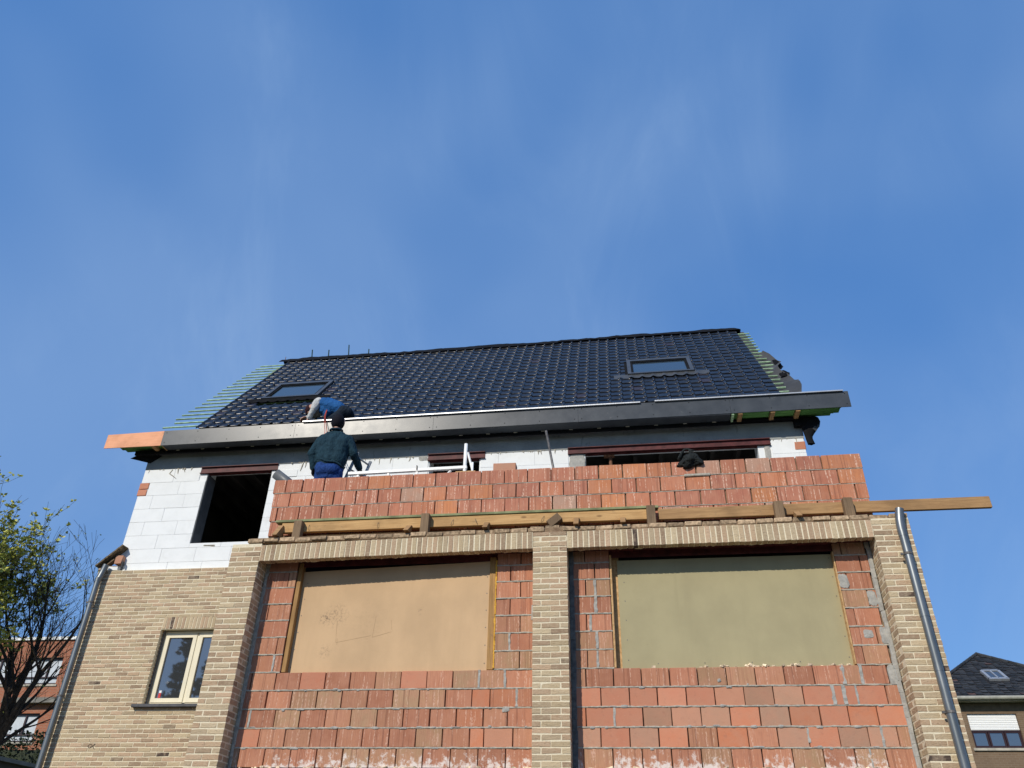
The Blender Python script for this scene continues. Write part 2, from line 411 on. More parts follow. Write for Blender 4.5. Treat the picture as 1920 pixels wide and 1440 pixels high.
def link(name, me, parent=None, loc=None, rot=None, scale=None, kind=None, label=None, cat=None, group=None):
    o = bpy.data.objects.new(name, me); COL.objects.link(o)
    if loc is not None: o.location = loc
    if rot is not None: o.rotation_euler = rot
    if scale is not None: o.scale = scale
    if parent is not None:
        o.parent = parent; o.matrix_parent_inverse = WM[parent.name].inverted()
    WM[o.name] = Matrix.LocRotScale(o.location, o.rotation_euler, o.scale)
    if kind: o['kind'] = kind
    if label: o['label'] = label
    if cat: o['category'] = cat
    if group: o['group'] = group
    return o
WM = {}
def thing(name, loc, label, cat, group=None): return link(name, None, None, loc, label=label, cat=cat, group=group)
def part(name, mb, mat, parent, smooth=False, **kw):
    return link(name, mb.mesh(name, smooth, [mat] if not isinstance(mat, list) else mat), parent, **kw)
def one(name, mb, mat, label, cat, smooth=False, group=None):
    return link(name, mb.mesh(name, smooth, [mat] if not isinstance(mat, list) else mat), None, label=label, cat=cat, group=group)
def vars_(name, h, b, jit, n, mat):
    out = []
    for i in range(n):
        m = MB(); m.cbox((0, 0, 0), h, b, jit); out.append(m.mesh(name, False, [mat]))
    return out

# ------------------------------------------------------------------ ground
g = MB(); g.add([(-400, -400, 0), (400, -400, 0), (400, 400, 0), (-400, 400, 0)], [(0, 1, 2, 3)])
link('ground', g.mesh('ground', False, [MT['grass']]), None, kind='structure')
g = MB(); g.add([(-14, -22, .004), (16, -22, .004), (16, 3, .004), (-14, 3, .004)], [(0, 1, 2, 3)])
link('forecourt', g.mesh('forecourt', False, [MT['ground']]), None, kind='structure')

# ------------------------------------------------------------------ extension (two boarded bays, parapet)
EXT = thing('brick_extension', (-.8, 1.5, 0), 'flat-roofed front extension of buff brick piers and red hollow blocks with two boarded bays', 'building')
CO = .0633                                           # brick course
PX = {'L': (-4.81, -4.425), 'C': (-1.053, -.652), 'R': (2.762, 3.162)}
Z_P0 = 2.02; NCO = 50                                  # piers are built brick by brick from here up
YB = vars_('brick', (.5, .5, .5), .01, 0, 1, MT['yellow'])
def brick_variants(name, L, H, D, n, mat, jit=.0022, b=.005): return vars_(name, (L/2, D/2, H/2), b, jit, n, mat)
FULL = brick_variants('brick', .190, .0505, .092, 8, MT['yellow'], .0024, .0035)
HALF = brick_variants('brick', .090, .0505, .19, 6, MT['yellow'], .0024, .0035)
SOLD = brick_variants('soldier_brick', .0515, .205, .098, 6, MT['yellow'], .0022, .0035)
def put(meshes, name, parent, x, y, z, sx=1.0, rz=0.0):
    return link(name, random.choice(meshes), parent, (x, y, z), (0, random.uniform(-.004, .004), rz), (sx, 1, 1))
def pier(key, top, reveal):
    x0, x1 = PX[key]; wd = x1-x0
    m = MB(); m.box(x0+.003, x1-.003, .0035, .255, 0, top-.004)
    p = part('pier', m, MT['mortar'], EXT)
    rest = MB(); k = 0
    z = 5.213-CO/2
    while z > 2.0:
        if z+CO/2 > top+.02: z -= CO; k += 1; continue
        jx = random.uniform(-.002, .002); yy = random.uniform(-.002, .002)
        vis = z > 2.55
        if k % 2 == 0:
            h = wd/2-.005
            for c in (x0+wd/4, x1-wd/4):
                if vis: put(FULL, 'brick', p, c+jx, .046+yy, z, h/.190)
                else: rest.cbox((c, .046, z), (h/2, .046, .026), .005)
            if reveal: rest.cbox(((x1-.046) if reveal > 0 else (x0+.046), .178, z), (.046, .072, .026), .005, .002)
        else:
            hw = .09; fw = wd-2*hw-.022
            for c, L, ms in ((x0+hw/2, hw, HALF), (x0+wd/2, fw, FULL), (x1-hw/2, hw, HALF)):
                if vis: put(ms, 'brick', p, c, (.046 if ms is FULL else .095)+yy, z, L/(.190 if ms is FULL else .090))
                else: rest.cbox((c, .046, z), (L/2, .046, .026), .005)
            if reveal: rest.cbox(((x1-.046) if reveal > 0 else (x0+.046), .229, z), (.046, .028, .026), .005, .002)
        z -= CO; k += 1
    if rest.v: part('reveal_brick', rest, MT['yellow'], p, kind='stuff')
    return p
PL = pier('L', 5.19, 1); PC = pier('C', 5.20, 1); PR = pier('R', 5.23, -1)

def lintel(x0, x1, zl, zr):
    """soldier course; its underside runs from zl to zr"""
    zf = lambda x: zl+(zr-zl)*(x-x0)/(x1-x0)
    m = MB(); n = 24; vs = []; fs = []
    random.seed(int(abs(x0)*100))
    for i in range(n*4+1):
        x = x0+(x1-x0)*i/(n*4); zb = zf(x)
        yb = .125+random.uniform(-.012, .018)
        vs += [(x, .002, zb+.004), (x, yb, zb+.012+random.uniform(-.006, .01)), (x, yb+.01, zb+.2), (x, .002, zb+.204)]
    for i in range(n*4):
        a = i*4; b = a+4
        for k in range(4): fs.append((a+k, a+(k+1) % 4, b+(k+1) % 4, b+k))
    fs += [(3, 2, 1, 0), (n*16, n*16+1, n*16+2, n*16+3)]
    m.add(vs, fs)
    p = part('lintel', m, MT['mortar'], EXT)
    k = round((x1-x0)/.0635); w_ = (x1-x0)/k
    for i in range(k):
        x = x0+w_*(i+.5)
        link('soldier_brick', random.choice(SOLD), p, (x, .047+random.uniform(-.003, .002), zf(x)+.1025), (0, random.uniform(-.012, .012), 0), ((w_-.012)/.0515, 1, 1))
    return p
LL = lintel(-4.423, -1.055, 4.958, 5.006); LR = lintel(-.650, 2.760, 4.998, 5.006)

# flat course above the soldiers, dirty and uneven
cap = MB(); cap.box(-4.60, 3.155, .014, .24, 5.20, 5.262)
CAP = part('capping_course', cap, MT['dirt'], EXT)
CAPM = brick_variants('capping_brick', .195, .052, .10, 5, simple('dirty_buff_brick', (.36, .26, .165), .95, .15, .4, 30, rndv=.35), .004, .008)
x = -4.62
while x < 3.05:
    L_ = random.uniform(.185, .2)
    if not (-1.02 < x < -.75): link('capping_brick', random.choice(CAPM), CAP, (x+L_/2, .055+random.uniform(-.012, .008), 5.24+(x+.8)*.0035+random.uniform(-.004, .006)), (random.uniform(-.02, .02), random.uniform(-.02, .02), random.uniform(-.02, .02)), (L_/.195, 1, 1))
    x += L_+.012
for dx, dz, ry in ((-1.0, 5.262, .1), (-.83, 5.275, -.06), (-.66, 5.258, .03), (-.93, 5.214, -.14), (-.74, 5.207, .2)):
    link('capping_brick', random.choice(CAPM), CAP, (dx, .07, dz), (0, ry, random.uniform(-.2, .2)), (.86, 1, .95))

# red hollow-block walls
def joints(off, L, n0, n1, lo, hi, extra=()):
    js = [off+L*n for n in range(n0, n1+1)]+list(extra)
    return sorted([lo]+[j for j in js if lo+.03 < j < hi-.03]+[hi])
WALLY = .25
RB = {k: vars_('block', (.145, .07, .094), .0035, .0016, 5, MT[k]) for k in ('red', 'redp', 'redf', 'reds')}
def block(parent, a, b, zc, matk, gap=.0105, y=WALLY, dep=.14):
    g1 = random.uniform(.6, 1.5)*gap
    wd = b-a-g1
    if wd < .03: return
    link('block', random.choice(RB[matk]), parent, ((a+b)/2, y+dep/2+random.uniform(-.003, .003), zc+random.uniform(-.0015, .0015)), (0, random.uniform(-.004, .004), random.uniform(-.006, .006)), (wd/.29, dep/.14, 1))
def bed(mb, x0, x1, z, y, th=.014, seed=0, mi=0):
    """a wavy squeezed mortar bed"""
    rr = random.Random(seed); n = max(2, int((x1-x0)/.035)); vs = []; fs = []
    for i in range(n+1):
        xx = x0+(x1-x0)*i/n; pr = rr.uniform(-.006, .007); t1 = th/2*rr.uniform(.6, 1.5); t2 = th/2*rr.uniform(.6, 1.5)
        vs += [(xx, y+.03, z-t1), (xx, y+pr*.6, z-t1*.9), (xx, y-.002+pr, z), (xx, y+pr*.6, z+t2*.9), (xx, y+.03, z+t2)]
    for i in range(n):
        for k in range(4): fs.append((i*5+k, (i+1)*5+k, (i+1)*5+k+1, i*5+k+1))
    mb.add(vs, fs, mi)
def fill(mb, xc, z0, z1, wd, y, seed=0):
    rr = random.Random(seed); n = 6; vs = []; fs = []
    for i in range(n+1):
        zz = z0+(z1-z0)*i/n; a = wd/2*rr.uniform(.6, 1.25); b = wd/2*rr.uniform(.6, 1.25); pr = rr.uniform(-.006, .004)
        vs += [(xc-a, y+.02, zz), (xc-a*.8, y+pr, zz), (xc+b*.8, y+pr, zz), (xc+b, y+.02, zz)]
    for i in range(n):
        for k in range(3): fs.append((i*4+k+1, i*4+k, (i+1)*4+k, (i+1)*4+k+1))
    mb.add(vs, fs)

def blob(mb, xc, zc, hx, hz, y, seed):
    rr = random.Random(seed); n = 26; vs = [(xc, y-.006, zc)]
    for ring, (k, dy) in enumerate(((.55, -.004), (.9, -.001), (1.0, .012))):
        for i in range(n):
            a = 2*math.pi*i/n; c_, s_ = math.cos(a), math.sin(a)
            q = (abs(c_)**3.2+abs(s_)**3.2)**(-1/3.2); w_ = 1+.22*noise.noise((c_*1.7+seed, s_*1.7, seed*.7))+.10*noise.noise((c_*5, s_*5+seed, 0))
            vs.append((xc+c_*q*hx*k*w_, y+dy+.003*noise.noise((i, ring, seed)), zc+s_*q*hz*k*w_))
    fs = [(0, 1+i, 1+(i+1) % n) for i in range(n)]
    for r_ in range(2): fs += [(1+r_*n+i, 1+(r_+1)*n+i, 1+(r_+1)*n+(i+1) % n, 1+r_*n+(i+1) % n) for i in range(n)]
    mb.add(vs, fs)
ZT = 3.7026                                            # sill level of both boarded openings
def bay(x0, x1, rows, mats, side, o0, o1, seed):
    random.seed(seed)
    m = MB()
    m.box(x0-.02, x1+.02, WALLY+.035, WALLY+.14, 0, ZT-.004)
    m.box(x0-.02, o0-.01, WALLY+.035, WALLY+.14, ZT-.004, 5.2)
    m.box(o1+.01, x1+.02, WALLY+.035, WALLY+.14, ZT-.004, 5.2)
    wall = part('block_wall', m, MT['dirt'], EXT)
    mo = MB()
    for i, js in enumerate(rows):
        zc = ZT-.1-.2*i
        for a, b in zip(js, js[1:]):
            mk = mats[i]
            if mk == 'redf' and random.random() < .12: mk = 'red'
            if mk == 'red' and random.random() < .07: mk = 'redf'
            if mk == 'reds' and random.random() < .25: mk = 'red'
            block(wall, a, b, zc, mk)
        if i: bed(mo, x0, x1, zc+.1, WALLY-.004, .017, seed=seed*50+i)
    for zz, (ja, jb) in enumerate(side):
        zc = ZT+.1+.2*zz
        for js in (ja, jb):
            for a, b in zip(js, js[1:]): block(wall, a, b, zc, 'red')
            bed(mo, js[0], js[-1], zc-.1, WALLY-.004, .017, seed=seed*50+20+zz)
    # low ledge just under the last visible course
    part('mortar_bed', mo, MT['cement'], wall, True, kind='stuff')
    return wall, mo
LM = .2965; RM = .2988
rowsL = [joints(-4.048, LM, -1, 8, -4.42, -1.058, (-1.385,)), joints(-4.118, LM, -1, 8, -4.42, -1.058, (-1.545, -1.25)), joints(-3.984, LM, -1, 8, -4.42, -1.058, (-1.35,)),
         joints(-4.1235, LM, -1, 8, -4.42, -1.058, (-1.60, -1.285)), joints(-4.0275, LM, -1, 9, -4.42, -1.058)]
sideL = []
for i in range(7):
    a = [-4.42, -4.014] if i % 2 == 0 else [-4.42, -4.11, -4.014] if i % 3 else [-4.42, -4.30, -4.014]
    b = [-1.512, -1.345, -1.058] if i % 2 else [-1.512, -1.225, -1.058]
    sideL.append((a, b))
WL, moL = bay(-4.42, -1.058, rowsL, ['red', 'red', 'red', 'red', 'reds'], sideL, -4.014, -1.512, 11)
rowsR = [joints(-.4916, RM, 0, 8, -.645, 2.74, (2.195, 2.37, 2.64)), joints(-.3342, RM, 0, 7, -.645, 2.74, (2.055, 2.155, 2.29, 2.58)), joints(.0963, RM, -2, 6, -.645, 2.74, (2.17, 2.45)),
         joints(-.3521, RM, 0, 8, -.645, 2.74, (2.32, 2.60)), joints(-.2364, RM, -1, 9, -.645, 2.74)]
sideR = []
for i in range(7):
    a = [-.645, -.465, -.178] if i % 2 == 0 else [-.645, -.355, -.178]
    b = [2.352, 2.44, 2.70] if i % 2 == 0 else [2.352, 2.62, 2.73]
    sideR.append((a, b))
WR, moR = bay(-.645, 2.74, rowsR, ['red', 'redf', 'redf', 'redf', 'reds'], sideR, -.178, 2.352, 12)
pm = MB()                                             # filled head joints and patches
for j, (xc, z0, z1, wd) in enumerate([(-1.676, 3.51, 3.70, .03), (-1.385, 3.51, 3.70, .035), (-1.25, 3.31, 3.50, .03), (-4.28, 3.11, 3.30, .03), (-4.115, 3.71, 3.90, .03), (-1.345, 3.91, 4.10, .03)]):
    fill(pm, xc, z0, z1, wd, WALLY-.004, j)
blob(pm, -1.37, 3.285, .045, .03, WALLY-.004, 5)
pm.cbox((-1.075, WALLY, 4.33), (.02, .01, .09), .006, .006)
m_ = MB()
for z0 in np.arange(2.7, 5.0, .12): m_.cbox((-4.405, WALLY-.002+random.uniform(-.004, .004), z0+.06), (.022+random.uniform(-.006, .006), .012, .07), .006, .003)
part('mortar_fillet', m_, MT['cement'], WL, kind='stuff')
rs = random.Random(71)
for k in range(26): blob(pm, rs.uniform(-4.3, -1.12), ZT-.2*rs.randint(1, 4)+rs.uniform(-.012, .012), rs.uniform(.015, .06), rs.uniform(.006, .016), WALLY-.006, 90+k*1.37)
part('mortar_patch', pm, MT['cement_light'], WL, kind='stuff')
pm = MB()
for j, (xc, z0, z1, wd) in enumerate([(2.19, 3.51, 3.70, .05), (2.375, 3.51, 3.70, .04), (2.06, 3.31, 3.50, .05), (2.165, 3.31, 3.50, .05), (2.29, 3.31, 3.50, .03), (-.203, 3.11, 3.30, .035), (2.45, 2.91, 3.10, .03), (2.30, 2.71, 2.90, .02), (-.355, 4.31, 4.5, .05), (-.355, 3.91, 4.1, .04), (-.355, 4.51, 4.7, .04), (-.42, 4.11, 4.29, .035), (-.355, 3.71, 3.89, .035), (1.74, 2.95, 3.09, .03)]):
    fill(pm, xc, z0, z1, wd, WALLY-.004, 40+j)
for (xc, zc, hx, hz) in ((2.69, 3.60, .045, .10), (2.40, 4.60, .055, .085), (2.66, 4.40, .05, .09), (2.70, 4.0, .045, .09), (2.535, 4.02, .05, .045), (.92, 3.56, .02, .02), (1.21, 3.515, .012, .012)):
    blob(pm, xc, zc, hx, hz, WALLY-.005, xc+zc)
for z0 in np.arange(2.7, 5.0, .12): pm.cbox((2.735+random.uniform(-.008, .006), WALLY-.002, z0+.06), (.024, .014, .068), .008, .004)
for k in range(26): blob(pm, rs.uniform(-.5, 2.65), ZT-.2*rs.randint(1, 4)+rs.uniform(-.012, .012), rs.uniform(.015, .06), rs.uniform(.006, .016), WALLY-.006, 190+k*1.37)
part('mortar_patch', pm, MT['cement_light'], WR, kind='stuff')
m_ = MB()
for z0 in np.arange(2.7, 5.0, .12): m_.cbox((-.625, WALLY-.003+random.uniform(-.003, .003), z0+.06), (.026+random.uniform(-.005, .008), .012, .068), .006, .003)
part('mortar_fillet', m_, simple('dark_cement', (.13, .135, .13), .95, .1, .3, 20), WR, kind='stuff')
# steel angle above each opening, back box behind the boards
for (a, b) in ((-4.42, -1.06), (-.645, 2.755)):
    m = MB(); m.box(a, b, .145, .30, 5.045, 5.058); m.box(a, b, .285, .297, 4.97, 5.045); part('steel_lintel', m, MT['steel'], EXT)
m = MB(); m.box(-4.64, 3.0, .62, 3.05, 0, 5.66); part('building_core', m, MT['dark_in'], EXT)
m = MB(); m.box(-4.79, -4.66, .26, 3.05, 0, 5.15); part('side_wall', m, MT['yellow'], EXT)
m = MB(); m.box(3.02, 3.15, .26, 3.05, 0, 5.15); part('side_wall', m, MT['yellow'], EXT)
m = MB(); m.box(-4.45, 2.85, .40, 3.06, 5.665, 5.76); part('roof_deck', m, MT['concrete'], EXT)
m = MB(); m.box(-4.43, -1.05, .16, .27, 2.55, 2.685); m.box(-.65, 2.765, .16, .27, 2.55, 2.685); part('ledge', m, MT['concrete'], EXT)

# parapet of red blocks
random.seed(21)
m = MB(); m.box(-4.50, 2.86, WALLY+.025, WALLY+.135, 5.27, 6.165)
PAR = part('parapet', m, MT['dirt'], EXT)
PM = .29975; mo = MB()
for zc, js in ((6.083, joints(-4.1525, PM, 0, 22, -4.556, 2.905, (-4.385,))), (5.883, joints(-4.2975, PM, 0, 23, -4.535, 2.90)), (5.683, joints(-4.4358, PM, 0, 24, -4.53, 2.898, (2.755,))), (5.483, joints(-4.30, PM, 0, 23, -4.505, 2.89))):
    for i, (a, b) in enumerate(zip(js, js[1:])): block(PAR, a, b, zc, 'redp', .013, WALLY)
    if zc < 6.05: bed(mo, js[0]+.01, js[-1]-.01, zc+.1, WALLY+.001, .011, int(zc*100))
mo.cbox((.95, WALLY-.004, 5.985), (.16, .012, .018), .008, .006)
part('mortar_bed', mo, MT['cement'], PAR, True, kind='stuff')

# zinc downpipe on the right pier
def pipe(parent, x, y, r, ztop, zbot, brackets, topbend, seams):
    m = MB()
    pts = [(x+topbend[0]*(1-t)**1.6, y+topbend[1]*math.sin(min(1, (1-t)*1.4)*1.5), ztop-.30*t) for t in np.linspace(0, 1, 9)]
    m.tube(pts, r*1.06, 16, False); m.tube([(x, y, ztop-.29), (x, y, zbot)], r, 20, False)
    p = part('downpipe', m, MT['zinc'], parent, True)
    m = MB()
    for z in seams: m.tube([(x, y, z-.03), (x, y, z+.03)], r*1.05, 20, False)
    part('pipe_joint', m, MT['zinc'], p, True, kind='stuff')
    for z in brackets:
        b = MB(); b.tube([(x, y, z-.012), (x, y, z+.012)], r*1.14, 16, True); b.tube([(x-.02, y, z), (x-.02, y+.13, z)], .008, 6); b.cbox((x-r*1.3, y, z), (.018, .012, .012), .003)
        part('bracket', b, MT['iron'], p)
    return p
pipe(EXT, 3.03, -.085, .044, 5.305, 0, (4.77, 3.17), (.045, .03), (5.0, 3.58, 4.12))

# boards in the openings
m = MB(); m.add([(-3.96, .335, 3.702), (-1.60, .285, 3.702), (-1.60, .285, 4.97), (-3.96, .335, 4.925), (-3.96, .355, 3.702), (-1.60, .305, 3.702), (-1.60, .305, 4.97), (-3.96, .355, 4.925)],
                [(0, 1, 2, 3), (7, 6, 5, 4), (4, 5, 1, 0), (3, 2, 6, 7), (0, 3, 7, 4), (1, 5, 6, 2)])
one('closing_panel', m, MT['board1'], 'tan panel with dark scuffs and pencil lines boarding up the left bay', 'panel')
m = MB(); m.box(-.09, 2.36, .325, .345, 3.703, 4.945)
one('closing_panel', m, MT['board2'], 'plain olive-grey panel boarding up the right bay', 'panel')
m = MB()
for a, b in (((-3.42, 4.05), (-3.0, 4.12)), ((-3.42, 4.05), (-3.44, 4.3)), ((-2.98, 4.10), (-2.96, 4.35)), ((-2.98, 4.10), (-2.75, 4.16)), ((-3.4, 4.02), (-3.41, 4.1)), ((-2.75, 4.18), (-2.77, 4.30))):
    m.tube([(a[0], .3225-(a[0]+3.4)*.0212, a[1]), (b[0], .3225-(b[0]+3.4)*.0212, b[1])], .0013, 4)
for pn, pts_ in (('closing_panel', [(-3.93+.008*k, .3335, 3.78+.2*k) for k in range(6)]+[(-1.63, .2855, 3.78+.2*k) for k in range(6)]), ('closing_panel.001', [(-.02, .325, 3.8+.22*k) for k in range(6)]+[(2.31, .325, 3.8+.22*k) for k in range(6)]+[(.3+.5*k, .325, 3.76) for k in range(4)])):
    q = MB()
    for p_ in pts_: q.tube([(p_[0], p_[1]-.003, p_[2]), (p_[0], p_[1]+.004, p_[2])], .006, 7)
    link('screw_head', q.mesh('screw_head', False, [MT['iron']]), bpy.data.objects[pn], kind='stuff')
JF = thing('opening_frame', (-2.7, .3, ZT), 'rough timber posts framing the tan panel with a foam seam', 'frame')
for (a, b, y0, y1) in ((-4.006, -3.955, .262, .36), (-1.60, -1.527, .268, .36)):
    q = MB(); q.cbox(((a+b)/2, (y0+y1)/2, 4.36), ((b-a)/2, (y1-y0)/2, .655), .004); part('post', q, MT['jamb'], JF)
q = MB()
for z0 in np.arange(3.72, 4.95, .05): q.cbox((-1.519, .262, z0+.025), (.007+random.uniform(-.002, .004), .012, .027), .003, .003)
part('foam_seam', q, MT['foam'], JF)
JF2 = thing('opening_frame', (1.1, .3, ZT), 'thin timber and board strips framing the olive-grey panel', 'frame')
q = MB(); q.cbox((-.165, .30, 4.35), (.012, .045, .645), .004); q.cbox((-.115, .355, 4.35), (.045, .006, .645), .002); part('post', q, MT['osb'], JF2)
q = MB(); q.cbox((2.347, .30, 4.33), (.008, .05, .62), .003); part('post', q, MT['osb'], JF2)
scr = part('pencil_line', m, simple('pencil', (.36, .245, .14), .9, .1, .05), JF)
# rubble on the sills
rb = MB(); random.seed(5)
for i in range(46):
    xx = random.choice([random.uniform(.75, 2.3), random.uniform(1.2, 2.3)]); s_ = random.uniform(.006, .022)
    rb.cbox((xx, .29+random.uniform(-.03, .015), ZT+s_*.3), (s_*1.6, s_, s_*.55), s_*.2, s_*.25, Euler((random.uniform(-.5, .5), random.uniform(-.5, .5), random.uniform(0, 3))).to_matrix())
rb.cbox((.245, .29, ZT+.012), (.022, .015, .014), .003)
for i in range(150):
    xx = random.choice([random.uniform(-4.3, -1.1), random.uniform(-.6, 2.7), random.uniform(.8, 2.7)]); s_ = random.uniform(.008, .026)
    rb.cbox((xx, .215+random.uniform(-.035, .03), 2.69+s_*.2), (s_*1.8, s_, s_*.6), s_*.2, s_*.25, Euler((random.uniform(-.4, .4), random.uniform(-.4, .4), random.uniform(0, 3))).to_matrix())
link('rubble', rb.mesh('rubble', False, [MT['rubble']]), None, kind='stuff', label='crumbs of pale mortar and brick lying on the block ledges', cat='rubble')

# formwork timbers in front of the parapet
def timber(name, x0, x1, y0, y1, z0, z1, mat, label, cat='timber', b=.004):
    m = MB(); n = 14
    m.cbox(((x0+x1)/2, (y0+y1)/2, (z0+z1)/2), ((x1-x0)/2, (y1-y0)/2, (z1-z0)/2), b)
    return one(name, m, mat, label, cat)
TB = thing('formwork_beam', (-1.9, .15, 5.36), 'pale pine beam with a green top strip under the parapet', 'beam')
q = MB(); q.cbox((-1.94, .15, 5.437), (2.33, .03, .065), .004); part('plank', q, MT['beam'], TB)
q = MB(); q.cbox((-1.96, .155, 5.523), (2.40, .05, .016), .004); part('top_strip', q, MT['greenedge'], TB)
timber('formwork_beam', .43, 4.13, .12, .165, 5.362, 5.497, MT['beam2'], 'long brown pine beam sticking out past the right pier')
timber('formwork_beam', -3.95, -2.55, .185, .23, 5.275, 5.352, MT['beam'], 'low offcut plank lying behind the pale beam above the left lintel')
timber('formwork_beam', .55, 1.75, .18, .22, 5.285, 5.345, MT['timber'], 'low weathered plank lying behind the long brown beam')
timber('formwork_beam', 1.98, 2.86, .185, .22, 5.27, 5.365, MT['beam2'], 'short plank under the long brown beam near the right pier')
for i, (x, ztop, lab) in enumerate([(-4.02, 5.49, 'square weathered cleat nearest the left end of the pale beam'), (-2.39, 5.52, 'square weathered cleat on the pale beam above the tan panel'), (.345, 5.51, 'square weathered cleat where the two long beams meet'),
                       (1.805, 5.50, 'square weathered cleat on the long brown beam above the olive panel'), (2.575, 5.51, 'square weathered cleat on the long brown beam nearest the downpipe')]):
    m = MB(); m.cbox((x, .07, (ztop+5.255)/2), (.052, .045, (ztop-5.255)/2), .005, .002)
    one('wood_cleat', m, MT['timber'], lab, 'wood block', group='cleats on the formwork beams')
for i, (x, h, lab) in enumerate([(-4.27, .19, 'big pointed wood wedge at the left end of the pale beam'), (-2.60, .13, 'pointed wood wedge just left of a cleat above the tan panel'), (-1.63, .13, 'pointed wood wedge above the tan panel near the centre pier'), (-.54, .15, 'pointed wood wedge just right of the tilted block'), (.01, .13, 'narrow wood wedge left of the beam joint'), (2.0, .12, 'pointed wood wedge above the olive panel')]):
    m = MB(); a = .03
    m.add([(x-a, -.055, 5.275), (x+a, -.055, 5.275), (x+a, .13, 5.29), (x-a, .13, 5.29), (x-a, .10, 5.27+h), (x+a, .10, 5.27+h), (x+a, .13, 5.27+h), (x-a, .13, 5.27+h)], [(3, 2, 1, 0), (4, 5, 6, 7), (0, 1, 5, 4), (1, 2, 6, 5), (2, 3, 7, 6), (3, 0, 4, 7)])
    one('wood_wedge', m, MT['beam2'], lab, 'wood wedge', group='wedges under the formwork beams')
m = MB(); m.cbox((-.80, .06, 5.365), (.085, .045, .05), .005, .002, Euler((0, R(-38), 0)).to_matrix()); one('wood_cleat', m, MT['timber'], 'tilted weathered wood block above the centre pier', 'wood block')
m = MB(); random.seed(9)
for x in (-3.9, -3.0, -2.05, -1.78, -.93):
    dx = random.uniform(-.04, .04); m.tube([(x, .118, 5.46), (x+dx*.5, .09, 5.42), (x+dx, .112, 5.385)], .0026, 5)
link('bent_nail', m.mesh('bent_nail', True, [MT['iron']]), TB, kind='stuff')

# ------------------------------------------------------------------ main house
HOUSE = thing('house', (-2.8, 6, 0), 'house under renovation with white block upper storey and black tiled roof', 'house')
HY = 3.1                                               # outer face of the white blocks
OPEN = [(-7.32, -6.10, 6.52, 7.835), (-3.24, -2.36, 6.6, 7.87), (-.55, 2.275, 6.5, 7.865)]
def shell_wall():
    m = MB(); y0, y1 = HY+.012, HY+.3
    xs = [-8.545, -7.32, -6.10, -3.24, -2.36, -.55, 2.275, 3.005]
    for i in range(7):
        a, b = xs[i], xs[i+1]
        if i % 2 == 0: m.box(a, b, y0, y1, 5.5 if a > -8 else 6.06, 7.97)
        else:
            o = OPEN[i//2]; m.box(a, b, y0, y1, 5.5, o[2]-.002); m.box(a, b, y0, y1, o[3]+.10, 7.97)
    return part('block_wall', m, MT['aac'], HOUSE)
UW = shell_wall()
AB = vars_('white_block', (.31, .06, .1245), .0028, .0008, 5, MT['aac'])
random.seed(31)
def ablock(a, b, z0, z1):
    link('white_block', random.choice(AB), UW, ((a+b)/2, HY+.06+random.uniform(-.0015, .0015), (z0+z1)/2), (0, 0, random.uniform(-.001, .001)), ((b-a-.0022)/.62, 1, (z1-z0-.002)/.249))
J = -7.32
for z0, z1, js in ((6.066, 6.19, [-8.40, -7.63, -7.01, -6.39, -5.8]), (6.19, 6.44, [-8.43, -7.80, -7.175, -6.545, -5.9]), (6.44, 6.69, [-8.56, -7.945, J]), (6.44, 6.517, [J, -6.75, -6.13, -5.5]), (6.69, 6.942, [-8.56, -8.27, -7.65, J]),
                   (6.942, 7.193, [-8.56, -7.96, J]), (7.193, 7.449, [-8.56, -8.26, -7.64, J]), (7.449, 7.702, [-8.39, -7.80, J]), (7.702, 7.965, [-8.56, -7.96, -7.46])):
    for a, b in zip(js, js[1:]): ablock(a, b, z0, z1)
for z0, z1 in ((6.52, 6.69), (6.69, 6.942), (6.942, 7.193), (7.193, 7.449), (7.449, 7.702), (7.702, 7.84)): ablock(-6.10, random.choice((-5.8, -5.62)), z0, z1)
for z0, z1, off in ((7.449, 7.702, -.0), (7.702, 7.965, .31)):
    x = -5.6-off
    for lo, hi in ((-5.62, -3.26), (-2.34, -.83), (2.49, 3.02)):
        js = [lo]+[v for v in np.arange(-8.56+off, 3.1, .622) if lo+.1 < v < hi-.1]+[hi]
        if lo > 2: js = [lo, 2.90 if off == 0 else 3.02, 3.02]
        for a, b in zip(js, js[1:]):
            if b-a > .05: ablock(a, b, z0, z1)
# filler blocks of red clay at the corners
for (a, b, z0, z1) in ((-8.575, -8.40, 7.585, 7.70), (-8.58, -8.41, 7.455, 7.575), (2.86, 3.03, 7.76, 7.90)):
    q = MB(); q.cbox(((a+b)/2, HY+.055, (z0+z1)/2), ((b-a)/2, .06, (z1-z0)/2), .006, .006); part('corner_block', q, MT['redf'], UW)
q = MB(); q.box(-7.318, -7.30, HY+.004, HY+.29, 6.521, 7.83); part('jamb_strip', q, simple('grey_jamb_strip', (.085, .09, .095), .9, .2, .15), HOUSE)  # thin dark grey strip added over the left jamb to darken it
# concrete ring beam, cement runs and patches
m = MB(); m.box(-8.56, 3.03, HY-.004, HY+.3, 7.968, 8.40); RBM = part('ring_beam', m, MT['concrete'], HOUSE)
q = MB(); random.seed(3)
for (lo, hi) in ((-8.5, -7.5), (-5.8, -3.3), (-2.3, -.85), (2.5, 3.0)):
    for k in range(int((hi-lo)*16)):
        x = random.uniform(lo, hi); l_ = random.uniform(.01, .045) if random.random() < .8 else random.uniform(.05, .15); wd = random.uniform(.004, .014)
        q.tube([(x, HY-.004, 7.975), (x+random.uniform(-.012, .012), HY-.003, 7.975-l_*.5), (x+random.uniform(-.02, .02), HY-.001, 7.975-l_)], [wd, wd*.8, wd*.3], 5)
q.tube([(-8.02, HY-.002, 7.95), (-8.06, HY-.002, 7.87), (-7.98, HY-.002, 7.82), (-7.9, HY, 7.76)], [.01, .012, .010, .004], 5)
